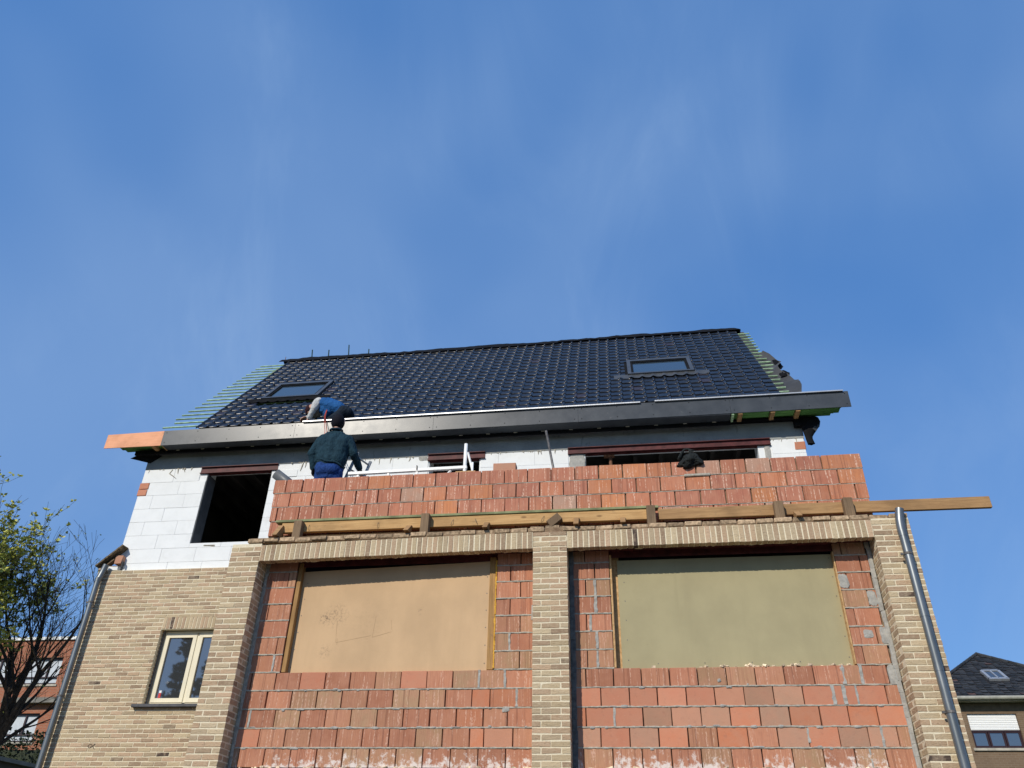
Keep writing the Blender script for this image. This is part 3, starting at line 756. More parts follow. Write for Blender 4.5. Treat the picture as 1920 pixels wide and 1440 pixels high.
q.tube([(-5.52, HY-.002, 8.05), (-5.55, HY-.002, 7.9), (-5.57, HY-.002, 7.8)], [.006, .014, .006], 5)
part('cement_run', q, MT['cement'], RBM, True, kind='stuff')
for (xc, zc, hx, hz, sd_) in ((-.68, 7.70, .135, .21, 1.3), (2.42, 7.72, .045, .2, 2.1), (-3.35, 7.93, .085, .05, 3.7)):
    q = MB(); blob(q, xc, zc, hx, hz, HY-.003, sd_); part('cement_patch', q, MT['cement_light'], UW)
q = MB(); q.cbox((-6.95, HY-.003, 6.462), (.10, .004, .013), .003, .01); part('cement_smear', q, MT['cement'], UW)
# steel lintels: I sections in red primer
def ibeam(x0, x1, z0, z1, y):
    m = MB(); m.box(x0, x1, y-.03, y+.09, z1-.012, z1); m.box(x0, x1, y-.03, y+.09, z0, z0+.014); m.box(x0, x1, y+.004, y+.02, z0, z1)
    part('steel_lintel', m, MT['steel'], HOUSE)
ibeam(-7.46, -6.005, 7.836, 7.968, HY); ibeam(-3.27, -2.262, 7.872, 7.998, HY-.012); ibeam(-.84, 2.485, 7.866, 7.985, HY-.012)
q = MB(); q.cbox((-.15, HY+.10, 7.853), (.09, .05, .011), .003); q.tube([(-.13, HY+.12, 6.0), (-.13, HY+.12, 7.84)], .028, 10)
one('steel_prop', q, MT['rust'], 'rusty prop under the steel beam of the wide opening', 'prop')
# interior, side and rear walls
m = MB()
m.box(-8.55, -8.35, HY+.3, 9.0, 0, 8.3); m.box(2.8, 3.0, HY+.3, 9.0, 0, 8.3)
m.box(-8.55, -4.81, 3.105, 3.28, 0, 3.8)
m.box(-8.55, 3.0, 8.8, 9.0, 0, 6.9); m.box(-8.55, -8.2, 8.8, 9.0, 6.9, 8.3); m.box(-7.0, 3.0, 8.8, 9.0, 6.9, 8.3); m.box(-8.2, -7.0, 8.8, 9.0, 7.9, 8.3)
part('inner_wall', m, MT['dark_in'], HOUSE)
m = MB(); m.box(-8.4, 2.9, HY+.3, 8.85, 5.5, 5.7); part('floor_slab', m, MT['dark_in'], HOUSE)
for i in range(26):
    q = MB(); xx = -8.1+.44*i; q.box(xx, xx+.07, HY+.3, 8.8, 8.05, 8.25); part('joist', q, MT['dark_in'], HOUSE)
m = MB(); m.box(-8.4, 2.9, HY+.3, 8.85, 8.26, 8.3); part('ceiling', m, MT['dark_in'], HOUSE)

# lower wall of buff brick with the small window
WN = (-7.365, -6.15, 3.905, 5.035)                    # opening
m = MB(); X0, X1, ZH = -8.745, -4.82, 6.035
m.box(X0, WN[0], 3.0045, 3.1, 0, ZH); m.box(WN[1], X1, 3.0045, 3.1, 0, ZH); m.box(WN[0], WN[1], 3.0045, 3.1, 0, WN[2]); m.box(WN[0], WN[1], 3.0045, 3.1, WN[3], ZH)
LW = part('brick_wall', m, MT['mortar'], HOUSE)
random.seed(41); allb = []; z = ZH-CO/2; k = 0
while z > .1:
    x = X0-(.101 if k % 2 else 0)+random.uniform(-.004, .004)
    if k % 2: segs = [(X0, X0+.097)]; x = X0+.101
    else: segs = []
    while x < X1: segs.append((x, min(x+.193, X1))); x += .2022
    for a, b in segs:
        if z+.03 > WN[2]-.05 and z-.03 < WN[3]+.21 and b > WN[0] and a < WN[1]:
            soldier = z > WN[3]-.01
            if z-.02 < WN[2]-.0: pass
            if z < WN[2]-.02: allb.append((a, b, z)); continue
            if z > WN[3]+.195: allb.append((a, b, z)); continue
            if a < WN[0]-.03: allb.append((a, WN[0]-.002 if not soldier else WN[0]-.006, z))
            if b > WN[1]+.03: allb.append((WN[1]+.002, b, z))
        else: allb.append((a, b, z))
    z -= CO; k += 1
seen = [b for b in allb if b[2] > 2.9 and b[0] < -6.2]; seen.sort(key=lambda b: b[2]); near = seen[:300]; rest = seen[300:]+[b for b in allb if not (b[2] > 2.9 and b[0] < -6.2)]
for a, b, z in near: link('brick', random.choice(FULL), LW, ((a+b)/2, 3.046+random.uniform(-.002, .002), z), (0, random.uniform(-.004, .004), 0), ((b-a)/.190, 1, 1))
mb = MB()
for a, b, z in rest: mb.cbox(((a+b)/2, 3.046+random.uniform(-.002, .002), z), ((b-a)/2, .046, .0252), .0035, .002 if z > 2.9 else 0)
part('brick_field', mb, MT['yellow'], LW, kind='stuff')
n_ = 19; w_ = (WN[1]-WN[0])/n_
for i in range(n_): link('soldier_brick', random.choice(SOLD), LW, (WN[0]+w_*(i+.5), 3.047, WN[3]+.101), (0, random.uniform(-.01, .01), 0), ((w_-.012)/.0515, 1, .92))
m = MB()
for z0 in np.arange(WN[2]+.01, WN[3]-.02, CO): m.cbox((WN[0]-.045, 3.10, z0+.03), (.046, .05, .026), .004, .001)
part('reveal_brick', m, MT['yellow'], LW, kind='stuff')
# window
WI = link('window', None, HOUSE, (-6.75, 3.12, 3.92))
yf = 3.105
def frame(mb, x0, x1, z0, z1, t, y0, y1):
    mb.box(x0, x0+t, y0, y1, z0, z1); mb.box(x1-t, x1, y0, y1, z0, z1); mb.box(x0+t, x1-t, y0, y1, z0, z0+t); mb.box(x0+t, x1-t, y0, y1, z1-t, z1)
q = MB(); frame(q, WN[0]+.03, WN[1]-.005, WN[2]+.005, WN[3]-.005, .04, yf+.012, yf+.09); q.box(-6.79, -6.74, yf+.012, yf+.09, 3.94, 5.0); part('frame', q, MT['cream'], WI)
q = MB(); q.box(WN[0]+.005, WN[0]+.029, yf-.02, yf+.09, WN[2], WN[3]); part('jamb_liner', q, simple('grey_jamb', (.16, .15, .135), .7, .3, .1), WI)
for a, b in ((-7.31, -6.785), (-6.745, -6.185)):
    q = MB(); frame(q, a, b, 3.955, 4.99, .062, yf, yf+.06); s_ = part('sash', q, MT['cream'], WI)
    q = MB(); q.box(a+.06, b-.06, yf+.028, yf+.034, 4.01, 4.94); part('pane', q, MT['glass'], s_)
q = MB(); q.cbox((-7.19, yf+.024, 4.06), (.02, .003, .035), .001); part('sticker', q, MT['sticker_red'], WI)
q = MB(); q.cbox((-7.188, yf+.024, 4.115), (.02, .003, .018), .001); part('sticker', q, MT['sticker_white'], WI)
q = MB(); q.cbox((-6.79, 3.03, 3.882), (.70, .10, .022), .004); part('sill', q, MT['sill'], WI)
pipe(HOUSE, -8.665, 2.90, .046, 6.115, 0, (5.47, 4.02), (.045, .03), (5.85, 3.5))
# scratched mark on a brick near the foot of the wall
q = MB()
for a, b in (((-8.02, 3.30), (-7.93, 3.36)), ((-8.02, 3.30), (-8.05, 3.33)), ((-8.05, 3.33), (-8.01, 3.36)), ((-8.01, 3.36), (-7.93, 3.285))):
    q.tube([(a[0], 2.998, a[1]), (b[0], 2.998, b[1])], .004, 4)
part('painted_mark', q, simple('dark_paint', (.06, .05, .045), .9, .1, .1), LW)
# remains of the low side roof at the left corner
q = MB(); random.seed(8)
for i in range(7):
    t = i/6; q.cbox((-8.80+.33*t, 3.04, 6.14+.30*t), (.045, .10, .014), .005, .005, Euler((0, R(-42), 0)).to_matrix())
SR = part('verge_tiles', q, MT['oldtile'], HOUSE, kind='stuff')
q = MB(); q.cbox((-8.485, 3.06, 6.235), (.065, .05, .072), .006, .008); part('verge_block', q, MT['redf'], HOUSE)
q = MB(); q.cbox((-8.56, 3.06, 6.085), (.10, .04, .032), .006, .004); part('verge_board', q, MT['white'], HOUSE)
q = MB(); q.cbox((-8.66, 3.06, 6.17), (.12, .05, .012), .003, .003, Euler((0, R(-40), 0)).to_matrix()); q.cbox((-8.62, 3.07, 6.12), (.14, .04, .012), .003, .003)
part('verge_lath', q, MT['timber'], HOUSE)
for (x, zz) in ((-8.77, 6.06), (-8.76, 5.995)):
    q = MB(); q.cbox((x+.05, 3.03, zz), (.06, .05, .024), .006, .005); part('verge_brick', q, MT['yellow'], HOUSE)
q = MB(); q.box(-8.40, -8.39, 3.0, 3.06, 6.05, 6.2); part('verge_strip', q, MT['membrane2'], HOUSE)

# ------------------------------------------------------------------ roof
S = R(50); ES = Vector((0, math.cos(S), math.sin(S))); EN = Vector((0, -math.sin(S), math.cos(S)))
EX_ = Vector((1, .0, .0022)).normalized()
O_ = Vector((0, 3.05, 8.805))
def rp(x, s_, h=0): return O_+EX_*x+ES*s_+EN*h
ROT = Matrix((EX_, ES, EN)).transposed(); ROTE = ROT.to_euler()
def rbox(mb, x0, x1, s0, s1, h0, h1):
    vs = [rp(x, s_, h) for h in (h0, h1) for (x, s_) in ((x0, s0), (x1, s0), (x1, s1), (x0, s1))]
    return mb.add(vs, [(3, 2, 1, 0), (4, 5, 6, 7), (0, 1, 5, 4), (1, 2, 6, 5), (2, 3, 7, 6), (3, 0, 4, 7)])
RX0, RX1 = -7.735, 2.785; PIT = .2365; NR = 20; NC = 51; TW = (RX1-RX0)/NC
m = MB(); rbox(m, -7.80, 3.0, -.25, 4.86, -.095, -.085)
rg = rp(0, 4.86, -.09); m.add([(-7.80, rg.y, rg.z), (3.0, rg.y, rg.z), (3.0, 9.4, rg.z-(9.4-rg.y)*math.tan(S)), (-7.8, 9.4, rg.z-(9.4-rg.y)*math.tan(S))], [(0, 1, 2, 3)])
ROOF = part('roof', m, MT['membrane2'], HOUSE)
m = MB()
for xx in (-7.70, 2.72):
    a = rp(xx, -.1, -.11); b = rp(xx, 4.84, -.11); m.box(xx-.02, xx+.02, a.y, 9.0, 8.35, a.z); m.add([(xx, a.y, a.z), (xx, b.y, b.z), (xx, 9.2, 8.35), (xx, a.y, 8.35)], [(0, 1, 2, 3)])
part('gable_wall', m, MT['aac'], ROOF)
for i, xx in enumerate(np.arange(-7.70, 3.0, .475)):
    q = MB(); rbox(q, xx-.02, xx+.02, -.02, 4.8, -.085, -.055)
    part('counter_batten', q, MT['greenwood'], ROOF)
random.seed(51)
bl = [-8.52, -8.55, -8.44, -8.54, -8.54, -8.53, -8.51, -8.48, -8.50, -8.47, -8.49, -8.50, -8.50, -8.48, -8.50, -8.48, -8.48, -8.46, -8.46, -8.44]
br = [2.97, 2.97, 2.97, 2.98, 2.98, 2.98, 3.04, 3.07, 3.05, 3.05, 3.02, 3.01, 3.01, 3.02, 3.03, 3.03, 3.04, 3.05, 3.05, 3.06]
for k in range(NR):
    q = MB(); s0 = -.03+.2375*k; rbox(q, bl[k], br[k], s0-.012, s0+.012, -.052, -.027)
    part('batten', q, MT['greenwood'], ROOF)
for xx in (-7.62,):
    q = MB(); rbox(q, xx-.018, xx+.018, -.03, 4.5, -.024, -.004); part('verge_batten', q, MT['greenwood'], ROOF)
q = MB(); rbox(q, -7.98, -7.80, 3.75, 4.45, -.095, -.085); part('underlay_flap', q, simple('pale_underlay', (.23, .27, .17), .8, .2, .1), ROOF)
# tiles
def tile_mesh():
    prof = [(-.004, .004), (0, .018), (.010, .028), (.024, .0315), (.038, .027), (.047, .014), (.055, .0062), (.066, .005), (.10, .005), (.125, .005), (.18, .005), (.192, .0065), (.2063, .011)]
    # rows: (along slope, lift, share of profile)
    rows = [(.012, -.024, .7), (-.0005, -.021, .8), (-.0008, -.0075, .92), (.0000, -.0062, .95), (.0068, -.0006, .995), (.0080, -.0001, 1.0), (.016, .0004, 1.0), (PIT+.03, -.018, 1.0)]
    vs = []; fs = []; n = len(prof)
    for (y, dz, k) in rows:
        for (x, h) in prof:
            notch = .007 if .11 < x < .14 and y < .013 else 0
            vs.append((x, y+notch, .012+h*k+dz))
    for i in range(len(rows)-1):
        for j in range(n-1): fs.append((i*n+j, i*n+j+1, (i+1)*n+j+1, (i+1)*n+j))
    return vs, fs
TV, TF = tile_mesh(); tms = []
for i in range(4):
    q = MB(); a = random.uniform(-.0012, .0012); b = random.uniform(-.002, .002)
    q.add([(x*(TW/.2063), y, z+a*(x/.1)+b*(y/.2)) for x, y, z in TV], TF); tms.append(q.mesh('tile', True, [MT['tile']]))
RW = [(-7.13, -5.87, 1.27, 2.50), (.24, 1.56, 1.42, 2.55)]
tiles = []
for k in range(NR):
    for c in range(NC):
        x = RX0+TW*c; s_ = -.055+PIT*k
        if any(a < x+TW*.6 and x+TW*.4 < b and s0 < s_+.15 and s_+.09 < s1 for a, b, s0, s1 in RW): continue
        tiles.append((x, s_))
def dist(t): return (rp(*t)-Vector((0, -8.678, 1.6))).length
tiles.sort(key=dist); q = MB()
for i, (x, s_) in enumerate(tiles):
    jit = (random.uniform(-.0035, .0035), random.uniform(-.006, .006), random.uniform(-.010, .010))
    if i < 300:
        e = ROTE.copy(); e.x += jit[2]; e.y += random.uniform(-.004, .004)
        link('tile', random.choice(tms), ROOF, rp(x+jit[0], s_+jit[1]), e)
    else:
        mr = Euler((jit[2], random.uniform(-.004, .004), 0)).to_matrix(); o = rp(x+jit[0], s_+jit[1]); rr_ = ROT @ mr
        q.add([rr_ @ Vector((a*(TW/.2063), b, c)) + o for a, b, c in TV], TF)
part('tile_field', q, MT['tile'], ROOF, True, kind='stuff')
# crumpled ridge membrane
q = MB(); n = 110; vs = []; fs = []
hz = lambda x: .075*math.sin(x*1.7+.4)+.045*math.sin(x*4.1)+.022*math.sin(x*9.3+1)
for i in range(n+1):
    x = -7.97+10.86*i/n
    top = 4.80+hz(x)*.55+(.10*math.exp(-((x-2.45)/.38)**2))+(.05 if x > -1.2 else 0)-(.25 if i == n else 0)
    lo = 4.50+.06*noise.noise((x*3, 0, 0))+(.10 if x > -1.2 else .0)
    for s_, h in ((lo, .045), (lo+(top-lo)*.5, .05+.035*noise.noise((x*5, 1, 0))), (top-.03, .035+.02*noise.noise((x*6, 3, 0))), (top, .0)): vs.append(rp(x, s_, h))
    b = rp(x, top, 0); vs.append((b.x, b.y+.12, b.z-.05)); vs.append((b.x, b.y+.35, b.z-.38))
for i in range(n):
    for k in range(5): fs.append((i*6+k, (i+1)*6+k, (i+1)*6+k+1, i*6+k+1))
q.add(vs, fs); part('ridge_membrane', q, MT['membrane'], ROOF, True)
for x, hh, dx in ((-7.25, .29, -.03), (-6.83, .25, -.02), (-6.32, .36, -.035), (-5.82, .19, -.012)):
    a = rp(x, 4.78, -.02); q = MB(); q.tube([a, (a.x+dx, a.y, a.z+hh)], .015, 6); part('ridge_stake', q, MT['stake'], ROOF)
q = MB(); a = rp(-7.95, 4.85); q.tube([a, (a.x, a.y, a.z+.09)], .007, 5); part('ridge_stake', q, MT['rust'], ROOF)
# membrane torn loose along the right verge
q = MB()
def sheet(mb, rows):
    n = len(rows[0]); vs = [p for r_ in rows for p in r_]
    mb.add(vs, [(i*n+j, i*n+j+1, (i+1)*n+j+1, (i+1)*n+j) for i in range(len(rows)-1) for j in range(n-1)])
rows = []; KS = [-.05, .11, .4, .72, .95, 1.12, 1.3, 1.45, 1.6, 1.85, 2.09, 2.24, 2.49, 2.66]; KX = [3.12, 3.16, 3.21, 3.22, 3.20, 3.15, 3.06, 3.04, 3.12, 3.19, 3.21, 3.17, 3.10, 3.01]
for s_ in np.linspace(-.05, 2.66, 60):
    xr = float(np.interp(s_, KS, KX))+.012*noise.noise((s_*7, 2, 0))
    rows.append([rp(2.84+(xr-2.84)*t, s_, -.075+.10*t*t*(1+.5*math.sin(s_*5))+.02*t*noise.noise((s_*4, t*2, 5))) for t in np.linspace(0, 1, 9)])
sheet(q, rows); part('loose_underlay', q, MT['membrane2'], ROOF, True)
for (s0, s1, x0, x1, amp, sd_) in ((1.5, 2.15, 3.07, 3.19, .05, 1), (1.05, 1.4, 3.02, 3.21, .045, 9)):
    q = MB(); rows = []
    for u in np.linspace(0, 1, 26):
        rows.append([rp(x0+(x1-x0)*t*(1-.5*abs(2*u-1)**2.5)+.02*noise.noise((u*6, t*4, sd_)), s0+(s1-s0)*u, -.02+amp*math.sin(math.pi*t)*(.55+.9*abs(noise.noise((u*5, t*2.5, sd_+4))))*math.sin(math.pi*min(1, max(0, u)))**.4) for t in np.linspace(0, 1, 12)])
    sheet(q, rows); part('membrane_fold', q, MT['membrane'], ROOF, True)
# roof windows
for (a, b, s0, s1), apron in zip([(-7.09, -5.89, 1.42, 2.46), (.28, 1.53, 1.52, 2.52)], (False, True)):
    RWD = link('roof_window', None, HOUSE, rp((a+b)/2, s0))
    q = MB(); t = .07
    for bx in ((a, a+t, s0, s1), (b-t, b, s0, s1), (a+t, b-t, s0, s0+t*.9), (a+t, b-t, s1-t*1.6, s1)): rbox(q, *bx, -.02, .075)
    part('frame', q, MT['frame_dark'], RWD)
    q = MB(); t2 = .115
    for bx in ((a+t, a+t2, s0+t, s1-.14), (b-t2, b-t, s0+t, s1-.14), (a+t2, b-t2, s0+t*.95, s0+t2), (a+t2, b-t2, s1-.17, s1-.14)): rbox(q, *bx, .0, .055)
    part('sash', q, MT['membrane'], RWD)
    q = MB(); rbox(q, a+t2, b-t2, s0+t2, s1-.17, .02, .035); part('pane', q, MT['glass_roof'], RWD)
    q = MB(); n = 60; rows = [[], [], []]
    for i in range(n+1):
        x = a-.27+(b-a+.54)*i/n; wv = .026*max(0, math.cos((x-RX0-.024)/TW*2*math.pi))
        rows[0].append(rp(x, s0-.13-.012*math.sin(x*30), .022+wv)); rows[1].append(rp(x, s0-.05, .036+wv*.8)); rows[2].append(rp(x, s0+.02, .05))
    sheet(q, rows); part('flashing', q, MT['frame_dark'] if apron else MT['membrane'], RWD, True)
    q = MB(); rbox(q, a-.05, a-.004, s0, s1+.04, .0, .02); rbox(q, b+.004, b+.05, s0, s1+.04, .0, .02); rbox(q, a-.05, b+.05, s1+.004, s1+.05, .0, .026); part('side_flashing', q, MT['membrane'], RWD)

# eaves box: fascia boards, soffit, rafter tails
zt = lambda x: 8.541+(x+8.13)*.00295; zb = lambda x: 8.242+(x+8.13)*.0034
FY = 2.7
EV = link('eaves', None, HOUSE, (-2.2, 2.7, 8.25))
fx = [-8.13, -5.631, -3.122, -.627, 1.87, 3.757]
for a, b in zip(fx, fx[1:]):
    q = MB(); a2, b2 = a+.002, b-.002
    q.add([(a2, FY, zb(a)), (b2, FY, zb(b)), (b2, FY, zt(b)), (a2, FY, zt(a)), (a2, FY+.012, zb(a)), (b2, FY+.012, zb(b)), (b2, FY+.012, zt(b)), (a2, FY+.012, zt(a))], [(0, 1, 2, 3), (7, 6, 5, 4), (4, 5, 1, 0), (3, 2, 6, 7), (0, 3, 7, 4), (1, 5, 6, 2)])
    fb = part('fascia_board', q, MT['fascia'], EV)
    q = MB()
    for xx in np.linspace(a+.06, b-.06, 5 if b-a > 2 else 4):
        for zz in (zt(xx)-.045, zb(xx)+.055): q.tube([(xx, FY-.002, zz), (xx, FY+.002, zz)], .0085, 8)
    link('screw_head', q.mesh('screw_head', False, [MT['membrane']]), EV, kind='stuff')
q = MB(); q.add([(-9.232, FY+.003, 8.245), (-8.132, FY+.003, 8.243), (-8.132, FY+.003, 8.541), (-9.232, FY+.003, 8.523), (-9.232, FY+.018, 8.245), (-8.132, FY+.018, 8.243), (-8.132, FY+.018, 8.541), (-9.232, FY+.018, 8.523)], [(0, 1, 2, 3), (7, 6, 5, 4), (4, 5, 1, 0), (3, 2, 6, 7), (0, 3, 7, 4), (1, 5, 6, 2)])
part('plywood_fascia', q, MT['orange'], EV)
q = MB(); q.box(-8.13, 1.86, FY+.012, 2.93, 8.262, 8.274); part('soffit_board', q, MT['fascia'], EV)
q = MB(); q.box(-8.75, 1.9, 2.96, HY+.02, 8.285, 8.30); q.box(-8.75, 1.86, 2.93, 2.96, 8.20, 8.285); part('soffit_membrane', q, MT['membrane'], EV)
q = MB(); q.add([(-8.85, 2.98, 8.16), (-8.5, 3.09, 8.10), (-8.3, 3.09, 8.24), (-8.6, 2.95, 8.26), (-8.5, 3.10, 8.24)], [(0, 1, 2, 3), (0, 3, 4), (0, 4, 1)]); part('soffit_membrane', q, MT['membrane'], EV)
q = MB(); q.box(1.9, 3.05, 2.97, HY+.02, 8.285, 8.30); part('soffit_membrane', q, MT['membrane'], EV)
for i, xx in enumerate(np.arange(-7.915, 1.8, .4765)):
    q = MB(); q.cbox((xx, 2.945, 8.258), (.032, .018, .008), .002); part('lath_end', q, MT['lath'], EV)
for xx, l_ in ((2.02, 1), (2.535, 1), (2.93, 1), (1.90, .6), (-8.31, 1)):
    q = MB(); q.cbox((xx, 2.84, 8.285), (.035 if l_ == 1 else .02, .125, .03), .003); part('rafter_tail', q, MT['greenwood'] if l_ < 1 else MT['beam2'], EV)
for j, (y0, y1, xe) in enumerate(((2.715, 2.79, 3.62), (2.795, 2.87, 3.58), (2.875, 2.955, 3.53))):
    q = MB(); q.box(1.87, xe, y0, y1, 8.318, 8.336); part('soffit_plank', q, MT['greenboard'], EV)
    q = MB(); q.box(-9.08+.06*j, -8.14, y0, y1, 8.318, 8.336); part('soffit_plank', q, MT['greenboard'], EV)
q = MB(); q.box(-9.0, 3.5, 2.96, 3.06, 8.34, 8.36); q.box(-9.05, -8.1, 2.72, 2.98, 8.34, 8.355); q.box(1.85, 3.62, 2.72, 2.98, 8.34, 8.355); q.box(-8.1, 1.85, 2.72, 3.06, 8.36, 8.375); part('gutter_bed', q, MT['greenboard'], EV)
q = MB(); q.box(-8.13, -8.118, FY+.012, 2.97, 8.255, 8.29); part('soffit_lath', q, MT['beam'], EV)
for (a, b) in ((-5.497, .42), (.66, 3.675)):
    q = MB(); n = 2
    q.add([(a, FY-.035, zt(a)+.020), (b, FY-.035, zt(b)+.012), (b, FY-.035, zt(b)-.008), (a, FY-.035, zt(a)+.0), (a, FY+.05, zt(a)+.026), (b, FY+.05, zt(b)+.018), (b, FY+.05, zt(b)+.008), (a, FY+.05, zt(a)+.012)], [(0, 3, 2, 1), (4, 5, 6, 7), (0, 1, 5, 4), (3, 7, 6, 2), (0, 4, 7, 3), (1, 2, 6, 5)])
    part('drip_edge', q, MT['alu'], EV)
# black hose hanging at the right corner of the eaves
q = MB(); vs = []; fs = []; n = 16; SEC = ((8.30, 2.97, 3.30, .10), (8.22, 2.98, 3.32, .10), (8.15, 3.0, 3.30, .09), (8.08, 3.01, 3.25, .08), (8.01, 3.02, 3.19, .07), (7.95, 3.03, 3.15, .06), (7.90, 3.035, 3.145, .06), (7.81, 3.05, 3.165, .06))
for (z, a, b, dy) in SEC:
    for k in range(n):
        t = 2*math.pi*k/n; vs.append(((a+b)/2+(b-a)/2*math.cos(t)*(1+.06*noise.noise((t, z*6, 0))), 3.03+dy*.6*math.sin(t), z+.015*noise.noise((t*2, z*3, 1))))
q.add(vs, [(i_*n+k, (i_+1)*n+k, (i_+1)*n+(k+1) % n, i_*n+(k+1) % n) for i_ in range(len(SEC)-1) for k in range(n)]); part('gutter_spout', q, MT['membrane'], EV, True)
q = MB(); q.add([(3.25, 2.99, 8.17), (3.29, 3.0, 8.12), (3.21, 3.0, 8.03), (3.16, 2.98, 8.07)], [(0, 1, 2, 3)]); part('spout_flap', q, MT['membrane2'], EV)
q = MB(); q.box(2.90, 3.06, 2.98, 3.085, 8.15, 8.30); part('corner_membrane', q, MT['membrane'], EV)

# ------------------------------------------------------------------ things on the extension roof
GR = thing('guard_rail', (-2.9, .62, 5.76), 'low white guard rail with braced posts behind the parapet', 'railing')
q = MB(); q.cbox((-2.86, .62, 6.422), (.83, .022, .022), .004, 0, Euler((0, R(-.5), 0)).to_matrix()); part('rail', q, MT['white'], GR)
for x, zt_, r_ in ((-2.06, 6.79, .024), (-1.955, 6.50, .014)):
    q = MB(); q.tube([(x, .62, 5.76), (x, .62, zt_)], r_, 12); part('post', q, MT['white'], GR, True)
for x in (-3.12, -2.72, -3.55):
    q = MB(); q.cbox((x, .62, 6.08), (.016, .012, .32), .003); part('post', q, MT['white'], GR)
for a, b in (((-2.03, 6.66), (-1.93, 6.30)), ((-2.25, 6.40), (-2.50, 6.12)), ((-3.62, 6.50), (-3.42, 6.18))):
    q = MB(); q.tube([(a[0], .63, a[1]), (b[0], .63, b[1])], .016, 6); part('brace', q, MT['white'], GR)
q = MB(); q.cbox((-2.72, .60, 6.45), (.006, .02, .03), .002); part('clamp', q, MT['iron'], GR)
q = MB(); q.cbox((-1.97, .31, 6.186), (.13, .05, .008), .002); one('wood_offcut', q, MT['osb'], 'thin pale wood strip lying on the parapet by the white post', 'wood offcut')
LD = thing('ladder', (-4.05, 1.25, 5.76), 'grey aluminium ladder in front of the man in the dark teal jacket', 'ladder')
for dx in (0, .30):
    q = MB(); q.tube([(-4.18+dx*.5, 1.10+dx, 5.76), (-3.80+dx*.35, 1.14+dx, 7.03)], .024, 8); part('rail', q, MT['ladder'], LD, True)
for t in np.linspace(.12, .95, 6):
    q = MB(); q.tube([(-4.18+.38*t, 1.10+.04*t, 5.76+1.27*t), (-4.03+.335*t, 1.40+.04*t, 5.76+1.27*t)], .014, 6); part('rung', q, MT['ladder'], LD, True)
q = MB(); q.tube([(-1.0+.006, 1.0, 7.15), (-.765, 1.0, 5.76)], .017, 10); one('metal_pole', q, MT['iron'], 'thin iron pole leaning in front of the white wall', 'pole', True)
q = MB(); n = 14; p0, p1 = Vector((-4.70, .52, 6.42)), Vector((-4.33, .66, 6.16)); d = (p1-p0).normalized(); rf = d.orthogonal().normalized(); bt = d.cross(rf); vs = []
for p, r_ in ((p0, .062), (p0, .072), (p1, .072), (p1, .062)):
    for k in range(n): a = 2*math.pi*k/n; vs.append(p+(rf*math.cos(a)+bt*math.sin(a))*r_)
q.add(vs, [(i*n+k, i*n+(k+1) % n, ((i+1) % 4)*n+(k+1) % n, ((i+1) % 4)*n+k) for i in range(4) for k in range(n)])
one('drain_pipe', q, MT['pipe_grey'], 'short grey plastic pipe leaning on the left end of the parapet', 'pipe', True)
q = MB(); q.cbox((-1.47, .40, 6.252), (.148, .068, .068), .004, .002); one('loose_block', q, MT['redf'], 'single orange-red block lying loose on top of the parapet', 'block')

def cloth_bag():
    bm = bmesh.new(); bmesh.ops.create_icosphere(bm, subdivisions=4, radius=1)
    for v in bm.verts:
        p = v.co.copy(); n1 = noise.noise(p*1.6+Vector((3, 1, 7))); n2 = abs(noise.noise(p*4.2)); n3 = abs(noise.noise(p*9))
        k = 1+.35*n1-.30*n2-.10*n3; p *= k
        x = p.x*.165; z = p.z*.095; y = p.y*.10
        z += .035*p.x-.02*p.x*p.x
        if p.x > .1: z -= .05*p.x
        v.co = (x+.895, y+.255, z+6.185)
    me = bpy.data.meshes.new('bag'); bm.to_mesh(me); bm.free(); me.polygons.foreach_set('use_smooth', [True]*len(me.polygons)); me.materials.append(MT['bag'])
    b = thing('cloth_bag', (.89, .25, 6.18), 'crumpled black cloth bag slumped over the parapet edge', 'bag')
    link('body', me, b)
    q = MB(); q.tube([(.75, .27, 6.22), (.79, .27, 6.30), (.83, .28, 6.36), (.88, .28, 6.365), (.905, .28, 6.33), (.895, .27, 6.27), (.87, .27, 6.2)], [.022, .018, .014, .016, .018, .02, .03], 8); q.tube([(.88, .28, 6.36), (.93, .27, 6.335), (.95, .26, 6.33)], [.014, .012, .008], 6)
    part('strap', q, MT['bag'], b, True)
cloth_bag()

